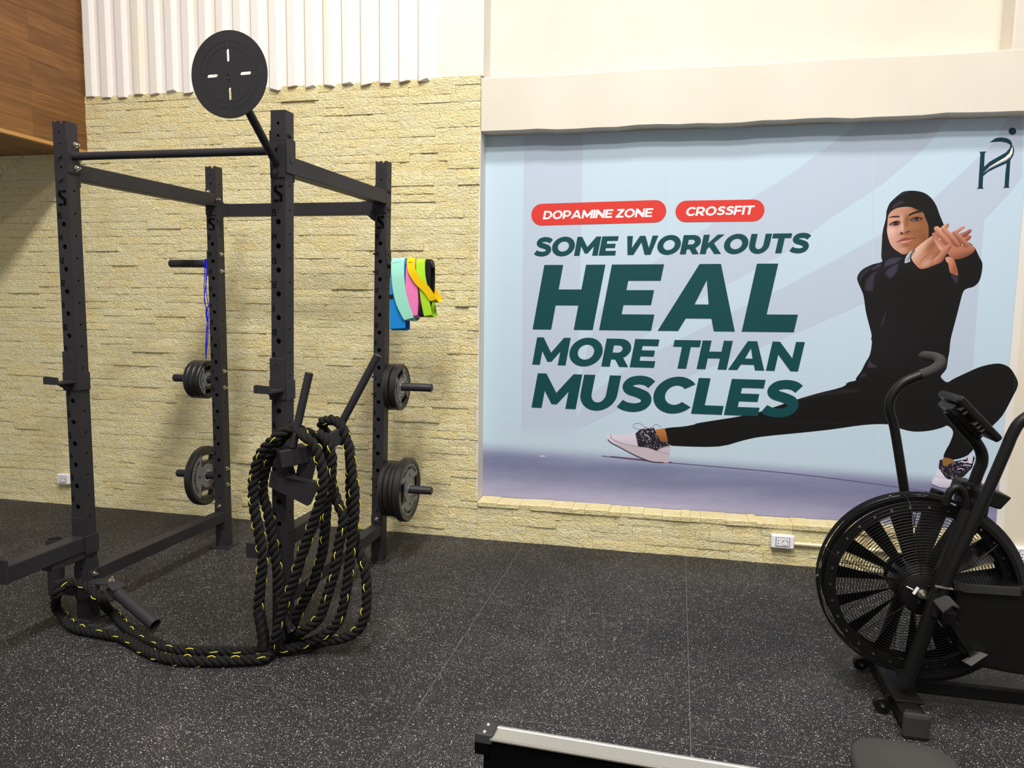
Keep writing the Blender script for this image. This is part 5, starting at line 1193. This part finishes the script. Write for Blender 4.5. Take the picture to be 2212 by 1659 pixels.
# ------------------------------------------------------------------ rowing machine, near edge of the picture
RZ = .345; ra_, rb_ = Vector((2.221, -2.656, RZ)), Vector((3.75, -2.715, RZ)); rd = (rb_-ra_).normalized(); rs = Vector((-rd.y, rd.x, 0))
row = thing('rowing_machine', (ra_.x, ra_.y, 0), 'rowing machine with a pale aluminium rail and black end cap in the foreground', 'rowing machine')
fr = lambda t, s, z: ra_+rd*t+rs*s+Vector((0, 0, z-RZ))
def prismrail(prof, t0, t1, name, m, parent, **k):
    n = len(prof); vs = [fr(t0, a, RZ+b) for a, b in prof]+[fr(t1, a, RZ+b) for a, b in prof]
    return MB().add(vs, [tuple(range(n)), tuple(2*n-1-i for i in range(n))]+[(i, (i+1) % n, (i+1) % n+n, i+n) for i in range(n)]).build(name, m, parent, **k)
rail = prismrail([(-.032, -.004), (.032, -.004), (.032, 0), (.024, .0), (.022, -.0015), (-.022, -.0015), (-.024, 0), (-.032, 0)], .03, 1.55, 'rail_top', M['alu'], row)
prismrail([(-.036, -.007), (-.030, -.007), (-.030, -.003), (-.036, -.003)], .03, 1.55, 'rail_flange', M['alu'], rail)
prismrail([(-.030, -.13), (.030, -.13), (.030, -.005), (-.030, -.005)], .012, 1.55, 'rail_beam', M['dark'], row)
cap = prismrail([(-.037, -.018), (-.030, .006), (.030, .008), (.037, -.018)], -.012, .036, 'end_cap', mat('black_plastic_cap', rgb(36, 38, 42), .45), row, bevel=.003)
prismrail([(-.036, -.05), (.036, -.05), (.037, -.018), (-.037, -.018)], -.012, .028, 'end_block', M['dark'], cap)
mb = MB()
for s_ in (-.018, .018): c = fr(.010, s_, RZ+.007); mb.lathe([(0, .004), (.0045, .003), (.007, 0), (0, 0)], c, (0, 0, 1), 14, False)
mb.build('cap_screw', M['chrome'], cap, smooth=40)
for t in (.12, 1.45):
    lg = MB(); a = fr(t, 0, RZ-.12); lg.bar(a, Vector((a.x, a.y, .02)), .05, .03, (1, 0, 0)); o = lg.build('leg', M['dark'], row)
    MB().box(a.x-.025, a.x+.025, a.y-.24, a.y+.24, 0, .03).build('foot_bar', M['dark'], o, bevel=.008)
# seat riding on the rail
st = MB(); sx = 1.07; n = 26; vs = []; fs = []
for j, (k, zz) in enumerate(((.86, .035), (1.0, .048), (1.0, .068), (.93, .080), (.62, .074), (.0, .066))):
    for i in range(n):
        a = 2*math.pi*i/n; c_, s_ = math.cos(a), math.sin(a); e = 2/3.4
        px_, py_ = math.copysign(abs(c_)**e, c_)*.125*k, math.copysign(abs(s_)**e, s_)*.128*k
        vs.append(fr(sx+px_, py_, RZ+zz))
for j in range(5):
    for i in range(n): fs.append((j*n+i, j*n+(i+1) % n, (j+1)*n+(i+1) % n, (j+1)*n+i))
fs.append(tuple(range(n-1, -1, -1))); st.add(vs, fs).build('seat', M['grip'], row, smooth=70)
prismrail([(-.05, .004), (.05, .004), (.05, .040), (-.05, .040)], sx-.09, sx+.09, 'seat_carriage', M['dark'], row, bevel=.004)

# ------------------------------------------------------------------ wall sockets and conduit
def socket(c, w_, h_, label, full=True):
    t = thing('wall_socket', c, label, 'socket', 'white wall sockets'); x, y, z = c
    MB().box(x-w_/2, x+w_/2, y-.034, y+.006, z-h_/2, z+h_/2).build('frame', M['plastic_w'], t, bevel=.006)
    MB().box(x-w_*.31, x+w_*.31, y-.0355, y-.03, z-h_*.34, z+h_*.34).build('gap_line', M['socket_grey'], t)
    MB().box(x-w_*.285, x+w_*.285, y-.038, y-.03, z-h_*.30, z+h_*.30).build('insert', M['plastic_w'], t, bevel=.0015)
    r = h_*.25; o = (x+w_*.10, y-.0382, z-.001)
    mb = MB(); mb.lathe([(r*.82, 0), (r, 0), (r, .001), (r*.82, .001)], o, (0, -1, 0), 26); mb.build('socket_ring', mat('pale_grey_plastic', rgb(196, 190, 190), .5), t)
    mb = MB()
    for dx, dz_, rr_ in ((-.011, .007, .0028), (.011, .006, .0028), (0, -.015, .0022)): mb.cyl((o[0]+dx, o[1], o[2]+dz_), (o[0]+dx, o[1]-.0006, o[2]+dz_), rr_, 10)
    for dz_ in (-.009, .009): cx = x-w_*.19; mb.box(cx-.0026, cx+.0026, y-.0388, y-.038, z+dz_-.0026, z+dz_+.0026)
    mb.build('pin_holes', M['dark'], t)
socket((3.356, -.014, .150), .128, .078, 'white double wall socket on the stone below the mural')
socket((-1.655, -.012, .200), .10, .075, 'white wall socket low on the shaded stone, half hidden by the front left upright')
socket((PY(2212, 1197, MY).x, MY, PY(2212, 1197, MY).z), .125, .088, 'white wall socket on the plain beige wall at the right edge')
cd_ = MB(); cd_.tube([(3.418, -.022, .139), (3.9, -.022, .137), (4.50, -.022, .142), (4.545, .02, .143), (4.56, MY-.012, .143), (4.62, MY-.012, .143)], .0105, 12); tag(cd_.build('cable_conduit', M['plastic_c'], smooth=50, loc=(3.42, -.02, .138)), 'cream cable conduit running right from the double socket along the stone', 'conduit')
